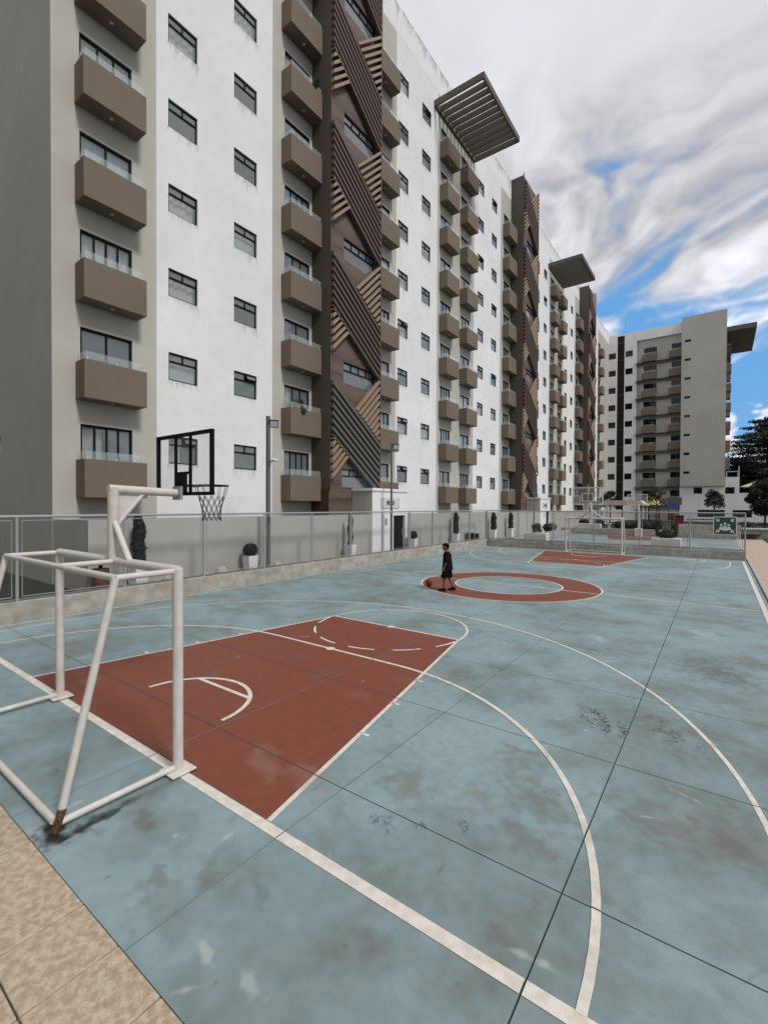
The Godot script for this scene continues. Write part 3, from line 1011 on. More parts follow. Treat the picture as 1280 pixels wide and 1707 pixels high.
func main_building() -> void:
	var root := thing("apartment_building", "long white and grey apartment block with brown balconies and slatted stair towers", "apartment building", Vector3(XF, 0, 0), PI * 0.5)
	# own axes: x runs along the facade (minus world z), y up, z outwards
	make_window_kit(1.18, 1.04, "w")
	make_door_kit(1.62, 2.25, "d")
	make_balcony_kit(1.93, "b")
	make_balcony_kit(2.18, "b3")
	var top := 34.1
	var bays := []      # [x0, x1, material, window columns, door columns [x, balcony x, kit, near]]
	bays.append([5.49, 8.75, "grey", [], [[6.27, 6.13, "b", true]]])
	for p in 3:
		var o := PER * p
		if p > 0:
			bays.append([29.2 + PER * (p - 1), 35.3 + PER * (p - 1), "grey", [], [[29.65 + PER * (p - 1), 29.5 + PER * (p - 1), "b", p < 2], [32.9 + PER * (p - 1), 32.75 + PER * (p - 1), "b", p < 2]]])
			bays.append([35.3 + PER * (p - 1), 14.1 + o, "white", [9.2 + o, 12.05 + o], []])
		else:
			bays.append([8.75, 14.1, "white", [9.2, 12.05], []])
		bays.append([14.1 + o, 24.0 + o, "grey", [], [[14.83 + o, 14.62 + o, "b3", p < 1], [21.7 + o, 21.25 + o, "b3", p < 1]]])
		bays.append([24.0 + o, 29.2 + o, "white", [24.2 + o, 27.05 + o], []])
	bays.append([29.2 + PER * 2, 92.4, "grey", [], [[29.65 + PER * 2, 29.5 + PER * 2, "b", false]]])
	var mats := {"white": M.white_plaster, "grey": M.grey_plaster}
	for b in bays:
		var holes := []
		for k in range(-1, 9):
			var wy := 4.28 + ST * k
			for c in b[3]:
				holes.append([c, c + 1.18, wy, wy + 1.04])
			for d in b[4]:
				holes.append([d[0], d[0] + 1.62, 3.08 + ST * k, 5.33 + ST * k])
		var st := st_new()
		var crest: float = top if b[2] == "white" else 32.3
		wall_holes(st, b[0], b[1], 0.0, crest, holes)
		put("wall", st, mats[b[2]], root)
		if b[2] == "grey":
			st = st_new()
			quad(st, Vector3(b[0], crest, 0.0), Vector3(b[1], crest, 0.0), Vector3(b[1], top, 0.0), Vector3(b[0], top, 0.0), Vector3.BACK)
			put("parapet_wall", st, M.white_plaster, root)
		for k in range(-1, 9):
			for c in b[3]:
				window(root, "w", c, 4.28 + ST * k)
			for d in b[4]:
				if k == 3 and d[0] < 7.0:
					balcony_door(root, "d", d[0], 3.08 + ST * k, 0.0, 2, 4)
				elif k == 0 and d[0] < 7.0:
					balcony_door(root, "d", d[0], 3.08 + ST * k, 0.0, 4, 2)
				elif k == 1 and d[0] < 7.0:
					balcony_door(root, "d", d[0], 3.08 + ST * k, 0.0, 2, 5)
				else:
					balcony_door(root, "d", d[0], 3.08 + ST * k)
				if k >= 0:
					balcony(root, d[2], d[1], 2.96 + ST * k, 0.0, d[3])
	# water stains under the coping
	var sm := StandardMaterial3D.new()
	sm.resource_name = "coping_stain"
	sm.albedo_color = lin(0.78, 0.785, 0.795)
	sm.roughness = 0.85
	sm.albedo_texture = T.plaster
	sm.uv1_scale = Vector3(12, 1, 1)
	sm.detail_enabled = true
	sm.detail_albedo = streaks(97)
	sm.detail_blend_mode = BaseMaterial3D.BLEND_MODE_MIX
	sm.detail_uv_layer = BaseMaterial3D.DETAIL_UV_2
	for i in 3:
		var a := 5.49 + i * 29.0
		var e := minf(a + 29.0, 92.4)
		var st := st_new()
		var v := [Vector3(a, top - 1.7, 0.004), Vector3(e, top - 1.7, 0.004), Vector3(e, top + 0.06, 0.004), Vector3(a, top + 0.06, 0.004)]
		var uv := [Vector2(0, 1), Vector2((e - a) / 29.0, 1), Vector2((e - a) / 29.0, 0), Vector2(0, 0)]
		for q in [0, 2, 1, 0, 3, 2]:
			st.set_normal(Vector3.BACK)
			st.set_uv(uv[q])
			st.set_uv2(uv[q])
			st.add_vertex(v[q])
		for q in [[Vector3(a, top + 0.06, 0.004), Vector3(e, top + 0.06, 0.004), Vector3(e, top + 0.06, -0.3), Vector3(a, top + 0.06, -0.3)]]:
			quad(st, q[0], q[1], q[2], q[3], Vector3.UP)
		put("coping", st, sm, root)
	# the rest of the shell: end wall, back, roof, dark rooms behind the glass
	var st := st_new()
	var slots := []
	for k in range(0, 9):
		slots.append([-5.85, -4.95, 4.55 + ST * k, 5.3 + ST * k])
	var es := st_new()
	wall_holes(es, -16.0, 0.0, 0.0, top, slots, 0.0, 0.2)
	var ew := put("end_wall", es, M.end_plaster, root)
	ew.transform = Transform3D(Basis(Vector3(0, 0, 1), Vector3(0, 1, 0), Vector3(-1, 0, 0)), Vector3(5.49, 0, 0))
	make_window_kit(0.9, 0.75, "e")
	for s in slots:
		var w := window(root, "e", 0, 0, 0, 7, 0)
		w.transform = Transform3D(Basis(Vector3(0, 0, 1), Vector3(0, 1, 0), Vector3(-1, 0, 0)), Vector3(5.49, s[2], s[0]))
	bx(st, Vector3(5.52, 0, -16.0), Vector3(92.3, top - 0.2, -15.8))
	bx(st, Vector3(92.1, 0, -15.8), Vector3(92.35, top - 0.2, -0.3))
	put("back_wall", st, M.end_plaster, root)
	st = st_new()
	bx(st, Vector3(5.52, top - 0.6, -15.78), Vector3(92.05, top - 0.4, -0.02))
	put("roof", st, M.walk, root)
	st = st_new()
	bx(st, Vector3(5.8, 0, -3.2), Vector3(92.0, top - 0.62, -3.1))
	for k in range(0, 10):
		bx(st, Vector3(5.8, 2.75 + ST * k, -3.09), Vector3(92.0, 2.95 + ST * k, -0.21))
	for xx in [8.72, 11.2, 14.0, 18.6, 24.0, 26.3, 29.2, 32.2, 35.3, 37.9, 41.0, 45.6, 51.0, 53.2, 56.0, 59.1, 62.2, 64.8, 67.9, 72.5, 77.8, 80.1, 83.0, 87.0]:
		bx(st, Vector3(xx - 0.05, 0.3, -3.08), Vector3(xx + 0.05, top - 0.63, -0.22))
	put("inner_partition", st, M.room_paint, root)
	# stair towers, canopies, porches
	for p in 3:
		stair_tower(root, 16.62 + PER * p, p)
		porch(root, 18.4 + PER * p, p)
		if p < 2:
			pergola(root, 28.6 + PER * p, top - 3.15)

# the tower that stands out of the facade with its screen of slats
func stair_tower(root: Node3D, x: float, p: int) -> void:
	var t := part("stair_tower", root, Vector3(x, 0, 0))
	var w := 3.85
	var front := 1.2
	var top := 34.25
	var holes := []
	for j in 4:
		holes.append([1.05, 3.6, 8.9 + 6.22 * j, 10.02 + 6.22 * j])
	holes.append([0.95, 3.6, 3.62, 4.6])
	var st := st_new()
	wall_holes(st, 0, w, 3.6 if p > 5 else 0.0, top, holes, front, 0.25)
	put("clad_wall", st, M.tower_wood, t)
	st = st_new()
	quad(st, Vector3(0, 0, -0.02), Vector3(0, top, -0.02), Vector3(0, top, front), Vector3(0, 0, front), Vector3.LEFT)
	quad(st, Vector3(w, 0, -0.02), Vector3(w, top, -0.02), Vector3(w, top, front), Vector3(w, 0, front), Vector3.RIGHT)
	quad(st, Vector3(0, top, -0.6), Vector3(w, top, -0.6), Vector3(w, top, front), Vector3(0, top, front), Vector3.UP)
	quad(st, Vector3(0, 34.0, -0.6), Vector3(w, 34.0, -0.6), Vector3(w, top, -0.6), Vector3(0, top, -0.6), Vector3.FORWARD)
	put("side_wall", st, M.tower_paint, t)
	if p == 0:
		st = st_new()
		bx(st, Vector3(-0.012, 0.3, 0.003), Vector3(-0.001, 3.55, front - 0.001))
		put("painted_base", st, M.red_paint, t)
	for h in holes:
		var fr := []
		var pn := []
		var ht: float = h[3] - h[2]
		var wd: float = h[1] - h[0]
		fr.append([0, wd, 0, 0.05, -0.14, -0.07])
		fr.append([0, wd, ht - 0.05, ht, -0.14, -0.07])
		fr.append([0, 0.05, 0.05, ht - 0.05, -0.139, -0.071])
		fr.append([wd - 0.05, wd, 0.05, ht - 0.05, -0.139, -0.071])
		var y1 := ht * 0.62
		fr.append([0.05, wd - 0.05, y1, y1 + 0.06, -0.138, -0.065])
		pn.append([0.05, wd - 0.05, 0.05, y1, -0.11, -0.104])
		for i in 4:
			var a := 0.05 + (wd - 0.1) * i / 4.0
			var b := 0.05 + (wd - 0.1) * (i + 1) / 4.0
			if i > 0:
				fr.append([a - 0.025, a + 0.025, y1 + 0.06, ht - 0.05, -0.137, -0.066])
			pn.append([a + (0.025 if i > 0 else 0.0), b - (0.025 if i < 3 else 0.0), y1 + 0.06, ht - 0.05, -0.11, -0.104])
		var wn := part("stair_window", t, Vector3(h[0], h[2], front))
		node("frame", bars(fr), M.frame_black, wn)
		node("pane", bars(pn), M.glass, wn)
	# the screen: bands of dark slats falling one way, paler slats between them rising the other way
	var sw := 3.78
	var z0 := front + 0.07
	var z1 := front + 0.27
	var merged := {}
	var field := PackedVector2Array([Vector2(0, 3.6), Vector2(sw, 3.6), Vector2(sw, top + 0.25), Vector2(0, top + 0.25)])
	for j in range(0, 6):
		var v0 := 8.92 + 6.22 * j
		var band := []
		for i in 8:
			var y := v0 - 0.10 - i * 0.37
			band.append([PackedVector2Array([Vector2(-0.2, y + 0.14), Vector2(sw + 0.2, y + 0.14 - 0.70 * (sw + 0.4)), Vector2(sw + 0.2, y - 0.045 - 0.70 * (sw + 0.4)), Vector2(-0.2, y - 0.045)]), null, "slat_green" if (j == 0 and p == 0) else "slat_dark"])
		var above := PackedVector2Array([Vector2(-1, v0 + 0.73), Vector2(sw + 1, v0 + 0.03 - 0.70 * (sw + 1)), Vector2(sw + 1, v0 + 9), Vector2(-1, v0 + 9)])
		var below := PackedVector2Array([Vector2(-1, v0 - 2.77 + 0.70), Vector2(sw + 1, v0 - 2.77 - 0.70 * (sw + 1)), Vector2(sw + 1, v0 - 12), Vector2(-1, v0 - 12)])
		for i in 9:
			var y := v0 + 0.62 - i * 0.385
			band.append([PackedVector2Array([Vector2(sw + 0.2, y + 0.11 + 0.194), Vector2(-0.2, y + 0.11 - 0.97 * (sw + 0.2)), Vector2(-0.2, y - 0.065 - 0.97 * (sw + 0.2)), Vector2(sw + 0.2, y - 0.065 + 0.194)]), above, "slat_tan"])
		for i in 7:
			var y := v0 - 4.8 + i * 0.385
			band.append([PackedVector2Array([Vector2(-0.2, y + 0.11 - 0.194), Vector2(sw + 0.2, y + 0.11 + 0.97 * (sw + 0.2)), Vector2(sw + 0.2, y - 0.065 + 0.97 * (sw + 0.2)), Vector2(-0.2, y - 0.065 - 0.194)]), below, "slat_tan"])
		for s in band:
			var polys := Geometry2D.intersect_polygons(s[0], field)
			if s[1] != null and polys.size() > 0:
				polys = Geometry2D.intersect_polygons(polys[0], s[1])
			if polys.is_empty():
				continue
			if p == 0:
				var q := st_new()
				plate(q, polys[0], z0, z1)
				put("slat", q, M[s[2]], t)
			else:
				if not merged.has(s[2]):
					merged[s[2]] = st_new()
				plate(merged[s[2]], polys[0], z0, z1)
	for k in merged:
		var o := put("slat", merged[k], M[k], t)
		o.set_meta("kind", "stuff")
	for xx in [0.0, sw - 0.08]:
		st = st_new()
		bx(st, Vector3(xx, 3.5, front + 0.005), Vector3(xx + 0.08, top + 0.2, z0 - 0.003))
		put("screen_post", st, M.slat_dark, t)
	st = st_new()
	bx(st, Vector3(sw + 0.003, 3.5, front - 0.05), Vector3(sw + 0.075, top + 0.2, z1 + 0.01))
	put("screen_post", st, M.slat_dark, t)

func porch(root: Node3D, x: float, p: int) -> void:
	var o := part("entrance_porch", root, Vector3(x, 0, 0))
	var n := XF * -1.0 - 14.1
	var ln := 3.2
	var st := st_new()
	wall_holes(st, 0, ln, 0.0, 3.5, [[1.88, 3.0, 0.2, 2.23]], n, 0.25)
	put("porch_front", st, M.white_plaster, o)
	st = st_new()
	quad(st, Vector3(0, 0, 0.01), Vector3(0, 3.5, 0.01), Vector3(0, 3.5, n), Vector3(0, 0, n), Vector3.LEFT)
	put("porch_side", st, M.grey_plaster, o)
	st = st_new()
	quad(st, Vector3(ln, 0, 0.01), Vector3(ln, 3.5, 0.01), Vector3(ln, 3.5, n), Vector3(ln, 0, n), Vector3.RIGHT)
	put("porch_side", st, M.grey_plaster, o)
	st = st_new()
	bx(st, Vector3(-0.05, 3.5, 0.01), Vector3(ln + 0.08, 3.64, n + 0.06))
	put("porch_roof", st, M.white_plaster, o)
	st = st_new()
	bx(st, Vector3(1.88, 0.2, n - 0.2), Vector3(3.0, 2.23, n - 0.15))
	put("door", st, M.door_black, o)
	st = st_new()
	bx(st, Vector3(2.86, 1.1, n - 0.15), Vector3(2.89, 1.5, n - 0.10))
	put("door_handle", st, M.galvanised, o)
	st = st_new()
	bx(st, Vector3(1.08, 1.76, n + 0.002), Vector3(1.26, 2.08, n + 0.03))
	put("intercom", st, M.galvanised, o)
	st = st_new()
	bx(st, Vector3(0.72, 2.62, n + 0.025), Vector3(2.35, 3.16, n + 0.04))
	put("name_plate", st, M.plate_grey, o)
	st = st_new()
	for c in [[0.80, 2.68], [0.80, 3.10], [2.27, 2.68], [2.27, 3.10]]:
		bx(st, Vector3(c[0] - 0.025, c[1] - 0.025, n + 0.003), Vector3(c[0] + 0.025, c[1] + 0.025, n + 0.055))
	put("plate_bolt", st, M.galvanised_dark, o)
	if p == 0:
		var tm := TextMesh.new()
		var font := SystemFont.new()
		font.font_names = PackedStringArray(["Droid Sans"])
		font.font_weight = 700
		tm.font = font
		tm.text = "ROJO"
		tm.font_size = 64
		tm.pixel_size = 0.0046
		tm.depth = 0.02
		var l := node("lettering", tm, M.letter_dark, o, Vector3(1.53, 2.90, n + 0.052))
		l.name = "lettering"
	else:
		st = st_new()
		bx(st, Vector3(1.2, 2.76, n + 0.042), Vector3(1.9, 2.98, n + 0.055))
		put("lettering", st, M.letter_dark, o)

func pergola(root: Node3D, x: float, y: float) -> void:
	var o := part("pergola", root, Vector3(x, y, 0))
	var ln := 6.65
	var dp := 3.78
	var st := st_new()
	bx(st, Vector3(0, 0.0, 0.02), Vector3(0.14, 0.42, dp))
	put("end_beam", st, M.pergola_shaded_brown, o)
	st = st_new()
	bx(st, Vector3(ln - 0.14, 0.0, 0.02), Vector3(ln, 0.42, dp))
	put("end_beam", st, M.pergola_shaded_brown, o)
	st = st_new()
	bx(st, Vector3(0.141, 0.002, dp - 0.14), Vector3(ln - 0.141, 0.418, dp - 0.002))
	put("front_beam", st, M.pergola_shaded_brown, o)
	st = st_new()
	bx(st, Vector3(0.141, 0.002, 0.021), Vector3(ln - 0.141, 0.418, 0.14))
	put("wall_beam", st, M.pergola_shaded_brown, o)
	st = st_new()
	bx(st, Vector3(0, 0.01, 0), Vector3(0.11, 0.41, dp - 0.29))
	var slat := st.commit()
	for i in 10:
		node("slat", slat, M.pergola_shaded_brown, o, Vector3(0.14 + (ln - 0.28) * (i + 1) / 11.0 - 0.055, 0, 0.145))

func wing_building() -> void:
	var root := thing("end_block", "white apartment block closing off the far end with a plain grey shaft", "apartment building", Vector3(0, 0, ZW))
	var top := 33.7
	var o := 0.3
	make_balcony_kit(2.1, "bw")
	make_window_kit(1.15, 1.05, "ww")
	make_window_kit(0.85, 0.42, "wv")
	make_door_kit(1.95, 2.3, "dw")
	var colx := [-16.55, -13.85]
	# white front with two window columns, the dark cladding strip between them
	var holes := []
	for k in range(0, 9):
		for c in colx:
			holes.append([c, c + 1.15, 4.28 + o + ST * k, 5.33 + o + ST * k])
	holes.append([-15.15, -14.0, 1.0, top - 0.35])
	var st := st_new()
	wall_holes(st, -18.2, -12.05, 0.45, top, holes)
	put("wall", st, M.white_plaster, root)
	for k in range(0, 9):
		for c in colx:
			window(root, "ww", c, 4.28 + o + ST * k)
	var strip := part("clad_strip", root, Vector3(-15.15, 1.0, 0))
	st = st_new()
	var h := top - 1.35
	for xx in [0.0, 1.08]:
		bx(st, Vector3(xx, 0, -0.12), Vector3(xx + 0.07, h, -0.03))
	for k in range(0, 11):
		bx(st, Vector3(0.071, minf(k * ST, h - 0.1), -0.119), Vector3(1.079, minf(k * ST, h - 0.1) + 0.09, -0.031))
	put("frame", st, M.tower_paint, strip)
	st = st_new()
	bx(st, Vector3(0.07, 0.0, -0.09), Vector3(1.08, h, -0.084))
	put("dark_panel", st, M.tower_strip, strip)
	# recessed grey bay with balconies
	holes = []
	for k in range(0, 9):
		for c in [-11.0, -6.85]:
			holes.append([c, c + 1.6 + (0.35 if c < -8 else 0.0), 3.1 + o + ST * k, 5.35 + o + ST * k])
	st = st_new()
	wall_holes(st, -12.05, -5.1, 0.45, 32.0, holes, -0.35)
	quad(st, Vector3(-12.05, 0.45, 0), Vector3(-12.05, 32.0, 0), Vector3(-12.05, 32.0, -0.35), Vector3(-12.05, 0.45, -0.35), Vector3.RIGHT)
	put("wall", st, M.grey_plaster, root)
	st = st_new()
	bx(st, Vector3(-12.05, 32.0, -0.34), Vector3(-5.1, top, 0.0))
	put("parapet_wall", st, M.white_plaster, root)
	make_door_kit(1.6, 2.3, "dv")
	for k in range(0, 9):
		balcony_door(root, "dw", -11.0, 3.1 + o + ST * k, -0.35)
		balcony_door(root, "dv", -6.85, 3.1 + o + ST * k, -0.35)
		for c in [-11.2, -7.2]:
			balcony(root, "bw", c, 2.9 + o + ST * k, -0.35, false)
		st = st_new()
		bx(st, Vector3(-12.3, 2.74 + o + ST * k, -0.34), Vector3(-5.42, 2.83 + o + ST * k, 0.12))
		bx(st, Vector3(-12.3, 2.42 + o + ST * k, -0.34), Vector3(-5.42, 2.49 + o + ST * k, 0.05))
		put("ledge", st, M.tower_paint, root)
	# plain grey shaft hanging over the lower storey
	holes = []
	for k in range(1, 9):
		holes.append([-4.95, -4.1, 4.9 + o + ST * k, 5.32 + o + ST * k])
	st = st_new()
	wall_holes(st, -5.4, 0.65, 6.2, 34.3, holes, 0.6, 0.15)
	quad(st, Vector3(-5.4, 6.2, -0.4), Vector3(-5.4, 34.3, -0.4), Vector3(-5.4, 34.3, 0.6), Vector3(-5.4, 6.2, 0.6), Vector3.LEFT)
	quad(st, Vector3(0.65, 6.2, -16), Vector3(0.65, 34.3, -16), Vector3(0.65, 34.3, 0.6), Vector3(0.65, 6.2, 0.6), Vector3.RIGHT)
	quad(st, Vector3(-5.4, 6.2, -0.4), Vector3(0.65, 6.2, -0.4), Vector3(0.65, 6.2, 0.6), Vector3(-5.4, 6.2, 0.6), Vector3.DOWN)
	quad(st, Vector3(-5.4, 34.3, -16), Vector3(0.65, 34.3, -16), Vector3(0.65, 34.3, 0.6), Vector3(-5.4, 34.3, 0.6), Vector3.UP)
	put("shaft", st, M.grey_plaster, root)
	for k in range(1, 9):
		window(root, "wv", -4.95, 4.9 + o + ST * k, 0.6, 7, 0)
	# rest of the shell
	st = st_new()
	bx(st, Vector3(-18.1, 0.45, -16), Vector3(0.6, top - 0.1, -15.8))
	bx(st, Vector3(-18.1, top - 0.5, -15.79), Vector3(0.62, top - 0.3, -0.36))
	put("back_wall", st, M.end_plaster, root)
	st = st_new()
	bx(st, Vector3(-18.0, 0.5, -3.4), Vector3(0.5, top - 0.6, -3.3))
	for k in range(0, 10):
		bx(st, Vector3(-18.0, 2.8 + o + ST * k, -3.29), Vector3(0.5, 2.95 + o + ST * k, -0.6))
	put("inner_partition", st, M.room_paint, root)
	# canopy and balconies round the corner
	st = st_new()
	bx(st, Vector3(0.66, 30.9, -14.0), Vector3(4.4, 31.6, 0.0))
	put("canopy", st, M.pergola_shaded_brown, root)  # darkened brown carries the shade of the underside
	for k in range(1, 9):
		for zz in [-2.2, -8.5]:
			var b := balcony(root, "bw", 0.65, 2.9 + o + ST * k, zz, false)
			b.rotation.y = PI * 0.5
	st = st_new()
	tube(st, Vector3(-14.2, top - 0.4, -2.0), Vector3(-14.2, top + 3.2, -2.0), 0.02, 0.012)
	put("aerial", st, M.steel_black, root)

	# low white annex in front, with its roof terrace
	var a := thing("annex", "low white annex with strip windows below the plain grey shaft", "building", Vector3(0, 0, ZW + 0.25))
	st = st_new()
	holes = [[-3.5, -2.35, 5.0, 6.05], [0.7, 1.9, 4.95, 6.0], [-2.9, 0.7, 1.2, 2.35], [1.7, 4.1, 1.2, 2.35]]
	wall_holes(st, -5.45, 2.5, 0.45, 6.15, [holes[0], holes[1], holes[2], [1.7, 2.5, 1.2, 2.35]])
	wall_holes(st, 0.7, 2.5, 6.15, 7.6, [])
	wall_holes(st, 2.5, 12.0, 0.45, 5.05, [[2.5, 4.1, 1.2, 2.35]])
	quad(st, Vector3(2.5, 5.05, 0), Vector3(2.5, 7.6, 0), Vector3(2.5, 7.6, -4), Vector3(2.5, 5.05, -4), Vector3.RIGHT)
	quad(st, Vector3(2.5, 5.05, 0), Vector3(12, 5.05, 0), Vector3(12, 5.05, -12), Vector3(2.5, 5.05, -12), Vector3.UP)
	quad(st, Vector3(-5.45, 0.45, 0), Vector3(-5.45, 6.15, 0), Vector3(-5.45, 6.15, -0.6), Vector3(-5.45, 0.45, -0.6), Vector3.LEFT)
	put("wall", st, M.white_plaster, a)
	st = st_new()
	bx(st, Vector3(-5.3, 0.5, -2.0), Vector3(11.9, 4.9, -1.9))
	put("inner_partition", st, M.room_paint, a)
	for q in [holes[0], holes[1]]:
		window(a, "ww", q[0], q[2], 0.0, 3, 0)
	for q in [holes[2], holes[3]]:
		var wn := part("strip_window", a, Vector3(q[0], q[2], 0))
		var wd: float = q[1] - q[0]
		node("frame", bars([[0, wd, 0, 0.06, -0.12, -0.05], [0, wd, 1.09, 1.15, -0.12, -0.05], [0, 0.06, 0.06, 1.09, -0.119, -0.051], [wd - 0.06, wd, 0.06, 1.09, -0.119, -0.051], [wd * 0.5 - 0.03, wd * 0.5 + 0.03, 0.06, 1.09, -0.118, -0.052]]), M.frame_black, wn)
		node("pane", bars([[0.06, wd - 0.06, 0.06, 1.09, -0.09, -0.084]]), M.glass_darkened, wn)
	st = st_new()
	tube(st, Vector3(0.8, 8.45, -0.1), Vector3(2.4, 8.45, -0.1), 0.05)
	for xx in [0.85, 2.3]:
		tube(st, Vector3(xx, 7.6, -0.1), Vector3(xx, 8.45, -0.1), 0.05)
	bx(st, Vector3(2.36, 7.6, -0.2), Vector3(2.5, 9.3, -0.02))
	put("terrace_rail", st, M.plate_grey, a)

# ================================================================ low walls and fences
func walls_and_fences() -> void:
	# garden wall of the ground-floor flats
	var pw := thing("patio_wall", "long blank grey rendered garden wall in front of the ground floor flats", "wall")
	var st := st_new()
	bx(st, Vector3(-14.25, 0.0, -18.38), Vector3(-14.1, 2.3, -5.5))
	put("wall_panel", st, M.patio_plaster, pw)
	for p in 3:
		st = st_new()
		bx(st, Vector3(-14.25, 0.0, maxf(-18.38 - PER * (p + 1), -91.5)), Vector3(-14.1, 2.3, -21.62 - PER * p))
		put("wall_panel", st, M.patio_plaster, pw)
	st = st_new()
	bx(st, Vector3(-32.0, 0.0, -5.65), Vector3(-14.251, 2.298, -5.5))
	put("return_wall", st, M.end_plaster, pw)

	var lw := thing("low_concrete_wall", "stained low concrete wall along the court's side below the mesh fence", "low wall")
	st = st_new()
	cbx(st, Vector3(-13.32, -0.1, -30.4), Vector3(-13.06, 0.48, 6.0), 0.012)
	put("wall_body", st, M.low_wall, lw)
	lw = thing("cross_wall", "low concrete wall across the court's end behind the distant goal", "low wall")
	st = st_new()
	cbx(st, Vector3(-13.055, -0.1, -30.42), Vector3(1.14, 0.46, -30.14), 0.012)
	put("wall_body", st, M.low_wall, lw)
	st = st_new()
	bx(st, Vector3(-11.4, 0.40, -31.5), Vector3(-8.3, 0.462, -30.425))
	put("ledge_slab", st, M.joint, lw)
	st = st_new()
	bx(st, Vector3(-3.7, 0.40, -31.5), Vector3(-1.4, 0.462, -30.425))
	put("ledge_slab", st, M.joint, lw)
	lw = thing("garden_retaining_wall", "stepped concrete retaining wall at the back of the second court", "low wall")
	st = st_new()
	cbx(st, Vector3(-13.3, -0.1, -50.0), Vector3(-3.0, 0.62, -49.6), 0.015)
	cbx(st, Vector3(-2.995, -0.1, -50.1), Vector3(1.5, 1.2, -49.55), 0.015)
	put("wall_body", st, M.low_wall, lw)
	lw = thing("path_end_wall", "low concrete wall with pale coping where the beige path ends", "low wall")
	st = st_new()
	cbx(st, Vector3(1.51, -0.1, -52.0), Vector3(14.0, 0.8, -51.6), 0.015)
	put("wall_body", st, M.low_wall, lw)
	st = st_new()
	bx(st, Vector3(1.505, 0.8, -52.6), Vector3(14.0, 0.92, -51.55))
	put("coping", st, M.line_far, lw)
	lw = thing("court_edge_wall", "low concrete kerb wall between the second court and the paved strip", "low wall")
	st = st_new()
	cbx(st, Vector3(-12.55, -0.1, -49.58), Vector3(-12.3, 0.4, -33.5), 0.012)
	put("wall_body", st, M.low_wall, lw)

	# chain link along the long side
	var f := thing("mesh_fence", "galvanised chain link fence on the low wall beside the garden wall", "fence")
	var zs := [5.95, 3.55, 1.15, -1.25]
	for i in 12:
		zs.append(-3.65 - 2.4 * i)
	zs[zs.size() - 1] = -30.28
	fence_run(f, Vector3(-13.19, 0, 0), Vector3(0, 0, 1), zs)
	f = thing("cross_fence", "galvanised chain link fence across the court's end with a green sign", "fence")
	fence_run(f, Vector3(0, 0, -30.28), Vector3(1, 0, 0), [-13.13, -10.9, -8.6, -6.15, -3.7, -1.29, 1.09])

func fence_run(f: Node3D, o: Vector3, d: Vector3, stops: Array) -> void:
	var y0 := 0.46
	var y1 := 2.43
	for s in stops:
		var st := st_new()
		tube(st, o + d * s + Vector3(0, y0, 0), o + d * s + Vector3(0, y1, 0), 0.036, -1, 12)
		put("post", st, M.galvanised, f)
	var a: float = stops[0]
	var b: float = stops[stops.size() - 1]
	var r := st_new()
	tube(r, o + d * a + Vector3(0, y1 + 0.015, 0), o + d * b + Vector3(0, y1 + 0.015, 0), 0.034, -1, 12)
	put("top_rail", r, M.galvanised, f)
	r = st_new()
	tube(r, o + d * a + Vector3(0, y0 + 0.045, 0), o + d * b + Vector3(0, y0 + 0.045, 0), 0.026, -1, 10)
	put("bottom_rail", r, M.galvanised_dark, f)
	for i in stops.size() - 1:
		var p0: float = minf(stops[i], stops[i + 1]) + 0.10
		var p1: float = maxf(stops[i], stops[i + 1]) - 0.10
		var fr := part("panel", f)
		var st := st_new()
		var c := [o + d * p0 + Vector3(0, y0 + 0.11, 0), o + d * p1 + Vector3(0, y0 + 0.11, 0), o + d * p1 + Vector3(0, y1 - 0.08, 0), o + d * p0 + Vector3(0, y1 - 0.08, 0)]
		for k in 4:
			tube(st, c[k], c[(k + 1) % 4], 0.011, -1, 6)
		put("panel_frame", st, M.galvanised, fr)
		st = st_new()
		var w := p1 - p0
		var h := y1 - y0 - 0.19
		var step := 0.085
		var t := 0.0011
		var nn := Vector3(d.z, 0, d.x).abs()
		for sgn in [1.0, -1.0]:
			var k := -h + step * 0.5
			while k < w:
				var s0 := maxf(k, 0.0)
				var s1 := minf(k + h, w)
				if s1 - s0 > 0.02:
					var q0 := s0 - k
					var q1 := s1 - k
					var ya := y0 + 0.11 + (q0 if sgn > 0 else h - q0)
					var yb := y0 + 0.11 + (q1 if sgn > 0 else h - q1)
					var va: Vector3 = o + d * (p0 + s0) + Vector3(0, ya, 0) + nn * t * sgn
					var vb: Vector3 = o + d * (p0 + s1) + Vector3(0, yb, 0) + nn * t * sgn
					tube(st, va, vb, t, -1, 3)
				k += step
		var ms := put("chain_link", st, M.galvanised_dark, fr)
		ms.set_meta("kind", "stuff")

# ================================================================ goals with hoops
func goals_and_hoops() -> void:
	var g := goal("football_goal", "white tubular football goal carrying a black framed basketball board, rust at its foot", false)
	g.position = Vector3(-5.97, 0, -2.56)
	g = goal("football_goal", "distant white football goal carrying a white framed basketball board", true)
	g.position = Vector3(-5.97, 0, -29.0)
	g.rotation.y = PI
	# hoop of the second court
	var t := thing("basketball_hoop", "white basketball hoop on its own post at the second court's far end", "basketball hoop", Vector3(-6.1, 0, -48.9), PI)
	var st := st_new()
	tube(st, Vector3(0, 0, 0), Vector3(0, 3.0, 0), 0.075, -1, 14)
	tube(st, Vector3(0, 2.95, 0), Vector3(0, 3.05, -0.95), 0.06, -1, 12)
	put("pole", st, M.goal_white, t)
	st = st_new()
	cbx(st, Vector3(-0.3, 0, -0.3), Vector3(0.3, 0.75, 0.3), 0.02)
	put("pole_base", st, M.pot_white, t)
	board(t, Vector3(0, 2.92, -0.98), true)

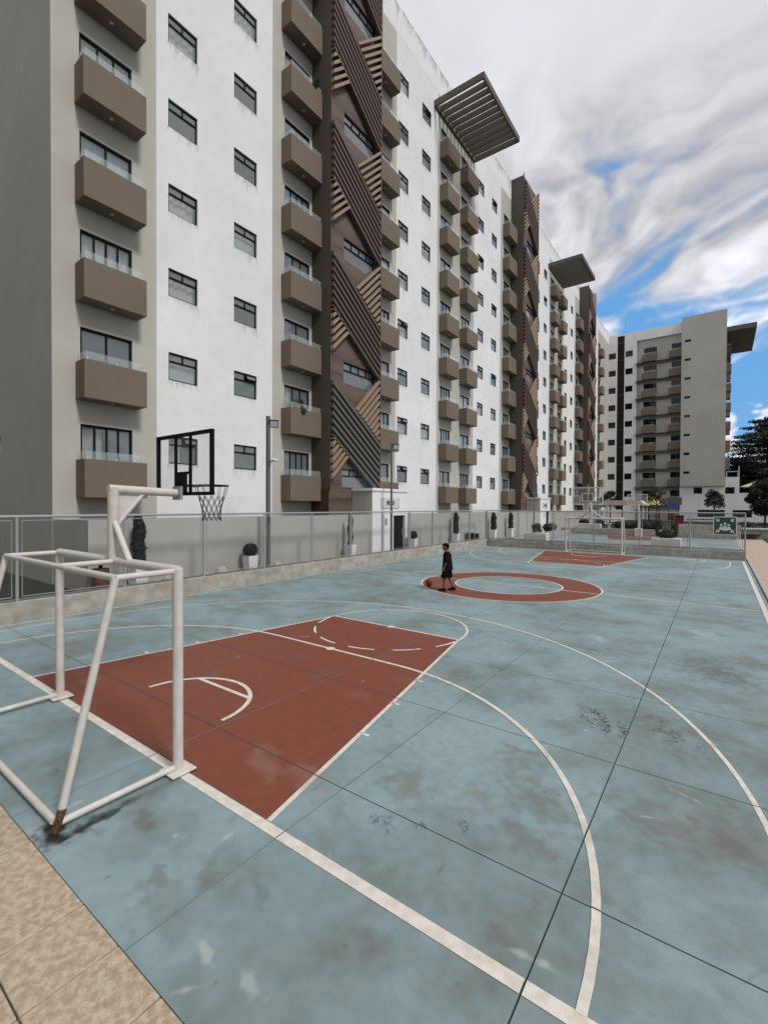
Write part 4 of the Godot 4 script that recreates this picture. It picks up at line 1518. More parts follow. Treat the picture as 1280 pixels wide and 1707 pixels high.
# a goal in its own axes: x along the goal line, the field lies towards minus z
func goal(called: String, label: String, white: bool) -> Node3D:
	var t := thing(called, label, "goal")
	var r := 0.052
	var hw := 1.52
	var hy := 2.06
	var st: SurfaceTool
	for s in [-hw, hw]:
		st = st_new()
		tube(st, Vector3(s, 0.0, 0), Vector3(s, hy + 0.02, 0), r, -1, 18)
		put("post", st, M.goal_white, t)
		st = st_new()
		cbx(st, Vector3(s - 0.13, 0.021, -0.13), Vector3(s + 0.13, 0.034, 0.13), 0.004)
		put("base_plate", st, M.line_white if not white else M.goal_white, t)
	st = st_new()
	tube(st, Vector3(-hw, hy, 0), Vector3(hw, hy, 0), r, -1, 18)
	put("crossbar", st, M.goal_white, t)
	var zt := 0.60
	var zb := 1.07
	st = st_new()
	tube(st, Vector3(-hw, hy, zt), Vector3(hw, hy, zt), 0.032, -1, 14)
	put("rear_bar", st, M.goal_white, t)
	for s in [-hw, 0.18, hw]:
		st = st_new()
		tube(st, Vector3(s, hy, 0.05), Vector3(s, hy, zt), 0.03, -1, 12)
		put("top_stay", st, M.goal_white, t)
	for s in [-hw, hw]:
		st = st_new()
		tube(st, Vector3(s, hy, zt), Vector3(s, 0.16, zb - 0.04), 0.034, -1, 14)
		put("rear_leg", st, M.goal_white, t)
		st = st_new()
		tube(st, Vector3(s, 0.17, zb - 0.043), Vector3(s + 0.006, 0.07, zb - 0.014), 0.035, 0.030, 12)
		tube(st, Vector3(s + 0.006, 0.08, zb - 0.016), Vector3(s - 0.004, 0.0, zb + 0.008), 0.034, 0.043, 9)
		put("rusted_foot", st, M.rusty if (s > 0 and not white) else M.goal_white, t)
		st = st_new()
		tube(st, Vector3(s, 0.06, 0.02), Vector3(s, 0.06, zb - 0.02), 0.030, -1, 12)
		put("ground_bar", st, M.goal_white, t)
	st = st_new()
	tube(st, Vector3(-hw, 0.06, zb), Vector3(hw - 0.06, 0.06, zb), 0.030, -1, 12)
	put("ground_bar", st, M.goal_white, t)
	# the hoop's pole rises from the crossbar
	var px := 0.11
	st = st_new()
	tube(st, Vector3(px, hy, 0), Vector3(px, 2.94, 0), 0.062, -1, 18)
	put("pole", st, M.goal_white, t)
	st = st_new()
	tube(st, Vector3(px, 2.92, 0.055), Vector3(px, 2.89, -0.80), 0.052, -1, 18)
	put("arm", st, M.goal_white, t)
	st = st_new()
	tube(st, Vector3(px, 2.50, -0.05), Vector3(px, 2.88, -0.36), 0.028, -1, 12)
	put("arm_brace", st, M.goal_white, t)
	st = st_new()
	var v := [Vector2(-0.03, 2.53), Vector2(-0.36, 2.90), Vector2(-0.03, 2.90)]
	for sx in [-0.004, 0.004]:
		tri(st, Vector3(px + sx, v[0].y, v[0].x), Vector3(px + sx, v[1].y, v[1].x), Vector3(px + sx, v[2].y, v[2].x), Vector3(signf(sx), 0, 0))
	put("gusset", st, M.goal_white, t)
	for s in ([1.0, -1.0] if white else [1.0]):
		st = st_new()
		tube(st, Vector3(px + s * 0.02, 2.54, 0), Vector3(px + s * (0.62 if white else 0.40), hy + 0.02, 0), 0.036, -1, 14)
		put("pole_brace", st, M.goal_white, t)
	st = st_new()
	bx(st, Vector3(px - 0.09, 2.80, -0.83), Vector3(px + 0.09, 2.98, -0.79))
	put("mount_plate", st, M.galvanised, t)
	board(t, Vector3(px - 0.0, 2.86, -0.90), white)
	return t

func board(t: Node3D, at: Vector3, white: bool) -> void:
	var hw := 0.67 if not white else 0.82
	var h := 0.84 if not white else 1.0
	var m: Material = M.sign_white if white else M.steel_black
	var o := part("backboard", t, at)
	var f := 0.06 if white else 0.045
	var fr := [[-hw, hw, 0, f, -0.02, 0.025], [-hw, hw, h - f, h, -0.02, 0.025], [-hw, -hw + f, f, h - f, -0.019, 0.024], [hw - f, hw, f, h - f, -0.019, 0.024]]
	if white:
		fr += [[-0.3, 0.3, 0.62, 0.66, -0.022, -0.016], [-0.3, 0.3, 0.18, 0.22, -0.022, -0.016], [-0.3, -0.26, 0.22, 0.62, -0.022, -0.016], [0.26, 0.3, 0.22, 0.62, -0.022, -0.016]]
	else:
		fr += [[-0.20, -0.155, f, h - f, 0.001, 0.023], [0.155, 0.20, f, h - f, 0.001, 0.023]]
	node("board_frame", bars(fr), m, o)
	if not white:
		node("mount_panel", bars([[-0.154, 0.154, 0.285, 0.32, 0.002, 0.02], [-0.085, 0.085, f, 0.285, 0.002, 0.07]]), m, o)
	node("board_pane", bars([[-hw + f, hw - f, f, h - f, -0.012, -0.004]]), M.board_glass, o)
	var hp := part("hoop", t, at + Vector3(0, 0.15, -0.02))
	var c := Vector3(0, 0, -0.40)
	var st := st_new()
	var n := 24
	for i in n:
		var a := TAU * i / n
		var b := TAU * (i + 1) / n
		tube(st, c + Vector3(cos(a), 0, sin(a)) * 0.228, c + Vector3(cos(b), 0, sin(b)) * 0.228, 0.010, -1, 6)
	bx(st, Vector3(-0.09, -0.03, -0.19), Vector3(0.09, 0.0, -0.002))
	node("rim", st.commit(), M.rim_red if white else M.steel_black, hp)
	st = st_new()
	var rows := [[0.228, 0.0], [0.185, -0.15], [0.155, -0.24], [0.135, -0.33], [0.125, -0.42], [0.13, -0.50]]
	for i in 12:
		for j in rows.size() - 1:
			for s in ([0.5, -0.5] if j > 0 else [0.0]):
				var a0 := TAU * (i + 0.5 * ((j - 1) % 2 if j > 0 else 0)) / 12.0
				var a1: float = a0 + TAU * s / 12.0
				var wob := 0.012 * sin(i * 2.3 + j)
				var p := c + Vector3(cos(a0) * rows[j][0], rows[j][1], sin(a0) * rows[j][0])
				var q := c + Vector3(cos(a1) * (rows[j + 1][0] + wob * 0.0), rows[j + 1][1], sin(a1) * rows[j + 1][0])
				tube(st, p, q, 0.0045, -1, 4)
	node("net", st.commit(), M.net_cord if not white else M.sign_white, hp)

# ================================================================ plants
# leaves: many small faces through the outer part of an ellipsoid
func leaves(st: SurfaceTool, c: Vector3, r: Vector3, n: int, size: float, fill := 0.45, flat := 0.0) -> void:
	for i in n:
		var d := Vector3(rng.randfn(), rng.randfn(), rng.randfn()).normalized()
		var k := pow(rng.randf_range(fill * fill * fill, 1.0), 1.0 / 3.0)
		var p := c + d * r * k * rng.randf_range(0.93, 1.05)
		var up := (d * 0.7 + Vector3(rng.randfn(), rng.randfn() + flat * 4.0, rng.randfn()) * 0.6).normalized()
		var s := up.cross(Vector3(rng.randfn(), rng.randfn(), rng.randfn())).normalized()
		var t := up.cross(s)
		var l := size * rng.randf_range(0.6, 1.3)
		var g := rng.randf_range(0.55, 1.45)
		var col := Color(g * rng.randf_range(0.9, 1.15), g, g * rng.randf_range(0.8, 1.1))
		var vs := [p - s * l * 0.5, p + t * l * 0.28, p + s * l * 0.5, p - t * l * 0.28]
		for q in [0, 1, 2, 0, 2, 3]:
			st.set_color(col)
			st.set_normal(up)
			st.add_vertex(vs[q])

func core(st: SurfaceTool, c: Vector3, r: Vector3, col := Color(1, 1, 1)) -> void:
	var sp := SphereMesh.new()
	sp.radius = 1.0
	sp.height = 2.0
	sp.radial_segments = 12
	sp.rings = 7
	var arr := sp.get_mesh_arrays()
	for i in arr[Mesh.ARRAY_INDEX]:
		st.set_color(col)
		st.set_normal(arr[Mesh.ARRAY_NORMAL][i])
		st.add_vertex(arr[Mesh.ARRAY_VERTEX][i] * r + c)

func tapered_pot(w0: float, w1: float, h: float) -> ArrayMesh:
	var st := st_new()
	var n := 4
	for i in n:
		var e := [Vector2(-1, -1), Vector2(1, -1), Vector2(1, 1), Vector2(-1, 1)]
		var a: Vector2 = e[i]
		var b: Vector2 = e[(i + 1) % 4]
		var nn := (a + b).normalized()
		quad(st, Vector3(a.x * w0, 0, a.y * w0), Vector3(b.x * w0, 0, b.y * w0), Vector3(b.x * w1, h, b.y * w1), Vector3(a.x * w1, h, a.y * w1), Vector3(nn.x, 0, nn.y))
		var k := w1 - 0.03
		quad(st, Vector3(a.x * w1, h, a.y * w1), Vector3(b.x * w1, h, b.y * w1), Vector3(b.x * k, h, b.y * k), Vector3(a.x * k, h, a.y * k), Vector3.UP)
		quad(st, Vector3(a.x * k, h, a.y * k), Vector3(b.x * k, h, b.y * k), Vector3(b.x * k, h - 0.06, b.y * k), Vector3(a.x * k, h - 0.06, a.y * k), Vector3(-nn.x, 0, -nn.y))
		tri(st, Vector3(0, h - 0.05, 0), Vector3(a.x * k, h - 0.05, a.y * k), Vector3(b.x * k, h - 0.05, b.y * k), Vector3.UP)
		tri(st, Vector3(0, 0, 0), Vector3(a.x * w0, 0, a.y * w0), Vector3(b.x * w0, 0, b.y * w0), Vector3.DOWN)
	return st.commit()

func potted(label: String, at: Vector3, ball: bool, h: float, w: float, ph := 0.68) -> void:
	var grp := "clipped shrubs in white pots along the garden wall"
	var t := thing("potted_shrub", label, "potted shrub", at, rng.randf_range(-0.15, 0.15), grp)
	node("pot", tapered_pot(0.15, 0.21, ph), M.pot_white, t)
	var st := st_new()
	if ball:
		var c := Vector3(0, ph + h * 0.5 - 0.04, 0)
		core(st, c, Vector3(w, h * 0.5, w) * 0.86)
		leaves(st, c, Vector3(w, h * 0.5, w), 1800, 0.045, 0.85)
	else:
		var n := 12
		for i in n:
			var k := (i + 0.5) / n
			var ww := w * (0.93 + 0.10 * sin(i * 1.9 + at.z)) * (0.62 if i == n - 1 else (0.85 if i == n - 2 else 1.0))
			var c := Vector3(0.015 * sin(i * 0.9), ph + h * k, 0.015 * cos(i * 1.1))
			core(st, c, Vector3(ww * 0.86, h / n * 1.2, ww * 0.86))
			leaves(st, c, Vector3(ww, h / n * 1.3, ww), 260, 0.05, 0.85)
	put("foliage", st, M.leaf_dark, t)

func plants_and_pots() -> void:
	var y := 0.27
	var x := -13.64
	potted("tall columnar shrub in a white pot behind the goal's hoop pole", Vector3(x, y, -6.65), false, 1.42, 0.21, 0.66)
	potted("round clipped shrub in a white pot beside the square lamp post", Vector3(x, y, -10.6), true, 0.48, 0.27, 0.66)
	potted("slender columnar shrub in a white pot beside the entrance porch", Vector3(x, y, -16.15), false, 1.36, 0.13, 0.70)
	potted("round clipped shrub in a white pot beside the black porch door", Vector3(x, y, -21.5), true, 0.46, 0.26, 0.68)
	potted("straight columnar shrub in a white pot between the porch door and the dark box", Vector3(x, y, -26.6), false, 1.32, 0.21, 0.72)
	potted("pointed columnar shrub in a white pot past the fence corner", Vector3(x, y, -32.7), false, 1.2, 0.24, 0.74)
	potted("columnar shrub in a white pot just before the paved strip", Vector3(x, y, -36.2), false, 1.2, 0.22, 0.72)
	balcony_plant("leafy plant spilling over a balcony beside the first stair tower", 16.35, 6)
	balcony_plant("small leafy plant on the second balcony up beside the first stair tower", 15.2, 1)
	# barrel bin with a black lid
	var t := thing("barrel_bin", "brown barrel litter bin with a wide black lid beside the garden wall", "litter bin", Vector3(-13.62, y, -5.62))
	var st := st_new()
	lathe(st, [Vector2(0.0, 0.0), Vector2(0.2, 0.0), Vector2(0.215, 0.35), Vector2(0.205, 0.72), Vector2(0.0, 0.72)], 22)
	put("barrel", st, M.bin_brown, t)
	st = st_new()
	tube(st, Vector3(0, 0.72, 0), Vector3(0, 0.86, 0), 0.05)
	lathe(st, [Vector2(0.0, 0.84), Vector2(0.27, 0.84), Vector2(0.27, 0.89), Vector2(0.12, 0.95), Vector2(0.0, 0.96)], 22)
	put("lid", st, M.steel_black, t)
	# dark crate by the wall
	t = thing("vent_box", "dark box with a grey rim standing against the garden wall", "box", Vector3(-13.66, y, -29.2))
	st = st_new()
	cbx(st, Vector3(-0.28, 0, -0.32), Vector3(0.28, 0.6, 0.32), 0.02)
	put("box_body", st, M.steel_black, t)
	st = st_new()
	bx(st, Vector3(-0.32, 0.64, -0.42), Vector3(0.32, 0.72, 0.42))
	for s in [-0.38, 0.36]:
		bx(st, Vector3(-0.29, 0, s), Vector3(-0.25, 0.64, s + 0.03))
		bx(st, Vector3(0.25, 0, s), Vector3(0.29, 0.64, s + 0.03))
	put("stand", st, M.planter_grey, t)
	# pale stones at the foot of the wall
	var where := [[-13.5, -8.7, 0.13], [-13.55, -9.35, 0.18], [-13.52, -11.75, 0.16], [-13.5, -12.2, 0.10], [-13.55, -14.1, 0.12], [-13.5, -15.6, 0.10], [-13.5, -7.5, 0.16], [-13.5, -7.1, 0.11]]
	for q in where:
		st = st_new()
		var seed_ := int(q[1] * 10)
		var n := fnl(seed_, 1.6, 2)
		var sp := SphereMesh.new()
		sp.radial_segments = 14
		sp.rings = 8
		sp.radius = 1
		sp.height = 2
		var arr := sp.get_mesh_arrays()
		for i in arr[Mesh.ARRAY_INDEX]:
			var v: Vector3 = arr[Mesh.ARRAY_VERTEX][i]
			st.set_smooth_group(0)
			st.add_vertex(v * (1.0 + 0.4 * n.get_noise_3dv(v)) * Vector3(q[2], q[2] * 1.25, q[2] * 1.3))
		st.generate_normals()
		var o := put("rock", st, M.stone_pale, self, Vector3(q[0], y + q[2] * 0.9, q[1]))
		o.name = numbered("rock")
		tag(o, "rough pale rock lying at the foot of the grey garden wall", "rock", "rocks along the garden wall")
	# white box planters on the ledges of the cross wall
	t = thing("box_planter", "white box planter with a small leafy bush on the cross wall", "planter", Vector3(-9.9, 0.465, -31.0))
	st = st_new()
	cbx(st, Vector3(-0.75, 0, -0.35), Vector3(0.75, 0.52, 0.35), 0.02)
	put("box", st, M.pot_white, t)
	st = st_new()
	for i in 9:
		var c := Vector3(rng.randf_range(-0.28, 0.28), 0.75 + rng.randf_range(-0.1, 0.3), rng.randf_range(-0.2, 0.2))
		leaves(st, c, Vector3(0.2, 0.16, 0.2), 160, 0.08, 0.2)
	put("foliage", st, M.leaf_bright, t)
	t = thing("box_planter", "white box planter with two horn shaped clipped shrubs on the cross wall", "planter", Vector3(-2.45, 0.465, -31.0))
	st = st_new()
	cbx(st, Vector3(-0.72, 0, -0.35), Vector3(0.72, 0.5, 0.35), 0.02)
	put("box", st, M.pot_white, t)
	st = st_new()
	core(st, Vector3(0, 0.68, 0), Vector3(0.46, 0.2, 0.24))
	leaves(st, Vector3(0, 0.68, 0), Vector3(0.54, 0.25, 0.3), 900, 0.06, 0.7)
	for s in [-1.0, 1.0]:
		for i in 7:
			var c := Vector3(s * (0.42 + 0.05 * sin(i * 0.8)), 0.7 + i * (0.12 if s < 0 else 0.085), 0)
			core(st, c, Vector3(0.11, 0.12, 0.13) * (1.0 - 0.05 * i))
			leaves(st, c, Vector3(0.14, 0.14, 0.16) * (1.0 - 0.05 * i), 150, 0.05, 0.7)
	put("horn_shrub", st, M.leaf_dark, t)
	st = st_new()
	leaves(st, Vector3(0.04, 0.92, 0), Vector3(0.27, 0.13, 0.2), 420, 0.06, 0.3)
	put("ground_cover", st, M.leaf_bright, t)

func balcony_plant(label: String, u: float, k: int) -> void:
	var t := thing("balcony_plant", label, "potted plant", Vector3(XF + 0.42, 3.08 + ST * k, -u))
	node("pot", tapered_pot(0.10, 0.14, 0.5), M.bin_brown, t)
	var st := st_new()
	for i in 9:
		leaves(st, Vector3(rng.randf_range(-0.08, 0.25), rng.randf_range(0.95, 1.45), rng.randf_range(-0.3, 0.3)), Vector3(0.16, 0.2, 0.18), 90, 0.11, 0.1)
	for i in 5:
		tube(st, Vector3(0, 0.45, 0), Vector3(0.05, 1.2, -0.2 + 0.1 * i), 0.008, 0.004, 5)
	put("foliage", st, M.leaf_mid, t)

func tree(called: String, label: String, at: Vector3, h: float, r: float, m: Material, clumps: int, n: int, size: float, trunk_share := 0.4) -> void:
	var t := thing(called, label, "tree", at)
	var st := st_new()
	tube(st, Vector3.ZERO, Vector3(0.02 * h, h * 0.55, 0.0), 0.018 * h + 0.02, 0.010 * h + 0.01, 10)
	var cr := st_new()
	for i in clumps:
		var a := i * 2.39996
		var k := (i + 0.5) / clumps
		var yy := h * lerpf(trunk_share + 0.08, 0.94, k)
		var rr := r * sqrt(maxf(0.05, 1.0 - pow(k * 1.6 - 0.6, 2.0))) * rng.randf_range(0.35, 0.8)
		var c := Vector3(cos(a) * rr, yy, sin(a) * rr)
		tube(st, Vector3(0.01 * h, h * (trunk_share + 0.15 * k), 0), c, 0.008 * h + 0.006, 0.004, 6)
		leaves(cr, c, Vector3(r * 0.42, r * 0.34, r * 0.42) * rng.randf_range(0.7, 1.15), n, size, 0.15)
	put("trunk", st, M.bark, t)
	put("crown", cr, m, t)

# ================================================================ lamps and signs
func lamps_and_signs() -> void:
	lamp_post("square floodlight post with a small camera rising behind the mesh fence", Vector3(-13.45, 0.27, -11.25), true, true)
	lamp_post("slim floodlight post standing before the white entrance porch", Vector3(-13.45, 0.27, -19.15), false, false)
	lamp_post("slim floodlight post standing near the second stair tower", Vector3(-13.45, 0.27, -41.4), false, false)
	# assembly point sign, hung on the cross fence
	var t := thing("assembly_sign", "green square assembly point sign with white arrows on the cross fence", "sign", Vector3(0.245, 1.28, -30.22))
	var st := st_new()
	bx(st, Vector3(-0.51, 0, -0.012), Vector3(0.51, 0.98, 0.0))
	put("board", st, M.sign_white, t)
	st = st_new()
	bx(st, Vector3(-0.465, 0.045, 0.0005), Vector3(0.465, 0.935, 0.004))
	put("green_field", st, M.sign_green, t)
	st = st_new()
	var ar := PackedVector2Array([Vector2(-0.11, -0.02), Vector2(0.03, -0.02), Vector2(-0.015, -0.065), Vector2(0.035, -0.1), Vector2(0.13, 0.0), Vector2(0.035, 0.1), Vector2(-0.015, 0.065), Vector2(0.03, 0.02), Vector2(-0.11, 0.02)])
	for q in [[-0.33, 0.80, -PI * 0.25], [0.33, 0.80, PI * 1.25], [-0.33, 0.18, PI * 0.25], [0.33, 0.18, PI * 0.75]]:
		var p := PackedVector2Array()
		for v in ar:
			p.append((v * 0.95).rotated(q[2]) + Vector2(q[0], q[1]))
		st = st_new()
		plate(st, p, 0.0045, 0.007)
		put("arrow", st, M.sign_white, t)
	st = st_new()
	for q in [[-0.16, 0.40, 0.62], [0.16, 0.40, 0.62], [0.0, 0.44, 0.70], [0.0, 0.36, 0.555]]:
		var hd := PackedVector2Array()
		for i in 14:
			hd.append(Vector2(q[0], q[2] - 0.09) + Vector2(cos(TAU * i / 14), sin(TAU * i / 14)) * 0.058)
		plate(st, hd, 0.0045, 0.0072 + 0.0004 * q[2])
		var bd := PackedVector2Array()
		for i in 9:
			var a := PI * i / 8
			bd.append(Vector2(q[0], q[1] - 0.13) + Vector2(cos(a) * 0.105, sin(a) * 0.18))
		plate(st, bd, 0.0045, 0.0070 + 0.0003 * q[1] + 0.0002 * q[0])
	put("people_symbol", st, M.sign_white, t)

func lamp_post(label: String, at: Vector3, square: bool, cam: bool) -> void:
	var t := thing("lamp_post", label, "lamp post", at)
	var h := 5.75
	var st := st_new()
	if square:
		cbx(st, Vector3(-0.065, 0, -0.065), Vector3(0.065, h, 0.065), 0.008)
	else:
		tube(st, Vector3.ZERO, Vector3(0, h - 0.1, 0), 0.062, 0.055, 14)
	put("pole", st, M.galvanised_dark, t)
	var l := part("floodlight", t, Vector3(0.16, h - 0.28, -0.12))
	l.rotation = Vector3(0.15, PI * 0.32, 0)
	l.rotation.x = 0.0
	st = st_new()
	cbx(st, Vector3(-0.17, -0.14, -0.05), Vector3(0.17, 0.14, 0.04), 0.015)
	bx(st, Vector3(-0.02, -0.05, -0.16), Vector3(0.02, 0.05, -0.05))
	var hs := put("housing", st, M.steel_black, l)
	hs.rotation.x = 0.45
	st = st_new()
	bx(st, Vector3(-0.14, -0.11, 0.041), Vector3(0.14, 0.11, 0.046))
	var ln := put("lens", st, M.lens, l)
	ln.rotation.x = 0.45
	if cam:
		st = st_new()
		bx(st, Vector3(0.066, 3.95, -0.03), Vector3(0.12, 4.1, 0.03))
		tube(st, Vector3(0.10, 4.05, 0), Vector3(0.2, 4.1, -0.10), 0.02)
		put("bracket", st, M.galvanised_dark, t)
		st = st_new()
		tube(st, Vector3(0.14, 4.16, -0.03), Vector3(0.27, 4.12, -0.24), 0.045, -1, 12)
		put("security_camera", st, M.pot_white, t)

# ================================================================ garden in the distance
func garden() -> void:
	var y := 0.45
	var st: SurfaceTool
	# shelter with a pale roof
	var t := thing("garden_shelter", "open garden shelter with a pale roof on thin white posts", "shelter", Vector3(-9.6, y, -64.0))
	st = st_new()
	plate(st, PackedVector2Array([Vector2(-2.6, 2.5), Vector2(2.6, 2.5), Vector2(1.9, 3.1), Vector2(-1.9, 3.1)]), -2.0, 2.0)
	put("roof", st, M.cloth_cream, t)
	for q in [[-2.3, -1.8], [2.3, -1.8], [-2.3, 1.8], [2.3, 1.8]]:
		st = st_new()
		tube(st, Vector3(q[0], 0, q[1]), Vector3(q[0], 2.5, q[1]), 0.06)
		put("post", st, M.pot_white, t)
	# play house
	t = thing("play_house", "small playground tower with a yellow pointed roof and brown posts", "play tower", Vector3(-7.0, y, -70.0))
	st = st_new()
	lathe(st, [Vector2(1.1, 2.6), Vector2(0.0, 3.7)], 4)
	put("roof", st, M.plastic_yellow, t)
	for q in [[-0.6, -0.6], [0.6, -0.6], [-0.6, 0.6], [0.6, 0.6]]:
		st = st_new()
		tube(st, Vector3(q[0], 0, q[1]), Vector3(q[0], 2.6, q[1]), 0.07)
		put("post", st, M.bin_brown, t)
	st = st_new()
	bx(st, Vector3(-0.75, 1.1, -0.75), Vector3(0.75, 1.2, 0.75))
	put("platform", st, M.bin_brown, t)
	# red waste bins
	for q in [[-3.35, -56.0, "dark red wheeled waste bin standing behind the retaining wall", 0.42], [-3.75, -53.0, "small dark red bin on a black post behind the horn shrubs", 0.24]]:
		t = thing("waste_bin", q[2], "waste bin", Vector3(q[0], y, q[1]))
		var w: float = q[3]
		st = st_new()
		var lift := 0.0 if w > 0.4 else 1.05
		cbx(st, Vector3(-w, lift, -w), Vector3(w, lift + (1.35 if w > 0.4 else 0.7), w), 0.04)
		put("bin_body", st, M.plastic_red, t)
		st = st_new()
		if w > 0.4:
			cbx(st, Vector3(-w - 0.04, 1.36, -w - 0.04), Vector3(w + 0.04, 1.46, w + 0.04), 0.03)
		else:
			tube(st, Vector3(0, 0, 0), Vector3(0, 1.05, 0), 0.05)
		put("bin_trim", st, M.steel_black, t)
	# benches and tables
	var bench := thing("garden_bench", "plain white slab bench just behind the long white planter", "bench", Vector3(-10.5, y, -55.0), 0.0, "white slab benches on the lawn")
	st = st_new()
	cbx(st, Vector3(-1.0, 0.42, -0.22), Vector3(1.0, 0.52, 0.22), 0.015)
	put("seat", st, M.pot_white, bench)
	for s in [-0.8, 0.8]:
		st = st_new()
		bx(st, Vector3(s - 0.08, 0, -0.18), Vector3(s + 0.08, 0.42, 0.18))
		put("leg", st, M.pot_white, bench)
	for q in [[-12.0, -57.5, "plain white slab bench next to the small dark drooping tree"], [-8.0, -59.0, "plain white slab bench between the garden shelter and the hedge clumps"]]:
		var c := copy(bench, q[2])
		c.position = Vector3(q[0], y, q[1])
	t = thing("picnic_table", "dark picnic table on the terrace before the low white annex", "table", Vector3(-1.3, y, -60.0))
	st = st_new()
	bx(st, Vector3(-1.6, 0.95, -0.4), Vector3(1.6, 1.05, 0.4))
	put("table_top", st, M.bin_brown, t)
	for s in [-1.2, 1.2]:
		st = st_new()
		bx(st, Vector3(s - 0.06, 0, -0.5), Vector3(s + 0.06, 0.949, 0.5))
		put("leg", st, M.steel_black, t)
	for s in [-0.75, 0.75]:
		st = st_new()
		bx(st, Vector3(-1.5, 0.5, s - 0.16), Vector3(1.5, 0.56, s + 0.16))
		put("bench_plank", st, M.bin_brown, t)
	# blue tarpaulin on the ground floor balcony
	t = thing("blue_tarpaulin", "blue tarpaulin draped over a rack before the end block", "tarpaulin", Vector3(-6.0, y, -88.0))
	st = st_new()
	plate(st, PackedVector2Array([Vector2(-0.9, 2.1), Vector2(0.9, 2.1), Vector2(0.75, 3.0), Vector2(-0.7, 3.05)]), -0.4, 0.4)
	put("cover", st, M.tarp_blue, t)
	st = st_new()
	for s in [-0.7, 0.7]:
		tube(st, Vector3(s, 0, 0), Vector3(s, 2.1, 0), 0.05)
	put("rack", st, M.steel_black, t)
	# parasol on the annex roof
	t = thing("parasol", "cream parasol open on the low white annex roof", "parasol", Vector3(4.6, 5.06, -95.0))
	st = st_new()
	lathe(st, [Vector2(2.0, 1.05), Vector2(0.35, 1.75), Vector2(0.3, 1.78), Vector2(0.0, 1.95)], 8)
	put("canopy", st, M.cloth_cream, t)
	st = st_new()
	tube(st, Vector3.ZERO, Vector3(0, 1.8, 0), 0.04)
	put("pole", st, M.steel_black, t)
	# hedges
	for q in [[-7.2, -53.5, 1.7, 0.55, "rounded dark hedge clump on the lawn beside the white bench"], [-5.9, -54.6, 1.2, 0.65, "taller dark hedge clump next to the small red bin"]]:
		t = thing("hedge", q[4], "hedge", Vector3(q[0], y, q[1]))
		st = st_new()
		for i in 5:
			var c := Vector3(lerpf(-q[2], q[2], i / 4.0) * 0.7, q[3] * 0.75, rng.randf_range(-0.2, 0.2))
			core(st, c, Vector3(q[2] * 0.32, q[3] * 0.75, 0.45))
			leaves(st, c, Vector3(q[2] * 0.4, q[3] * 0.9, 0.55), 420, 0.13, 0.6)
		put("foliage", st, M.leaf_dark, t)
	t = thing("flower_bed", "bed of dark purple flowers behind the path's end wall", "flower bed", Vector3(7.0, 0.5, -54.0))
	st = st_new()
	for i in 16:
		var c := Vector3(rng.randf_range(-5.2, 5.2), 0.5, rng.randf_range(-0.8, 0.8))
		leaves(st, c, Vector3(0.7, 0.45, 0.5), 200, 0.14, 0.1)
	put("flowers", st, M.leaf_purple, t)
	# tall planter shrubs by the far porches
	for q in [[-12.9, -44.0, 0.8, "loose dark bush by the second porch door"], [-11.6, -52.3, 1.0, "wide dark bush at the back corner of the second court"], [-10.4, -52.6, 0.8, "low dark bush between the corner bush and the bench"]]:
		t = thing("garden_bush", q[3], "bush", Vector3(q[0], 0.25, q[1]))
		st = st_new()
		for i in 5:
			var c := Vector3(rng.randf_range(-0.35, 0.35), q[2] * rng.randf_range(0.5, 1.1), rng.randf_range(-0.3, 0.3))
			core(st, c, Vector3(0.3, 0.3, 0.3))
			leaves(st, c, Vector3(0.42, 0.42, 0.42), 260, 0.11, 0.4)
		put("foliage", st, M.leaf_dark, t)
	t = thing("long_planter", "long white planter box by the second court's corner", "planter", Vector3(-10.9, 0.45, -51.4))
	st = st_new()
	cbx(st, Vector3(-1.1, 0, -0.3), Vector3(1.1, 0.55, 0.3), 0.02)
	put("box", st, M.pot_white, t)
	tree("garden_tree", "small dark tree with drooping crown before the dark clad strip", Vector3(-12.6, y, -72.0), 4.6, 1.7, M.leaf_dark, 9, 240, 0.22, 0.45)
	tree("garden_tree", "thin young tree standing beside the play tower", Vector3(-6.4, y, -66.5), 5.0, 1.2, M.leaf_mid, 8, 120, 0.2, 0.5)
	tree("garden_tree", "small conifer like tree against the low white annex wall", Vector3(-0.6, y, -74.0), 4.7, 1.25, M.leaf_dark, 13, 240, 0.17, 0.45)
	tree("garden_tree", "round dark clipped tree beside the path's end wall", Vector3(3.55, 0.4, -58.0), 5.1, 1.6, M.leaf_dark, 22, 620, 0.17, 0.28)

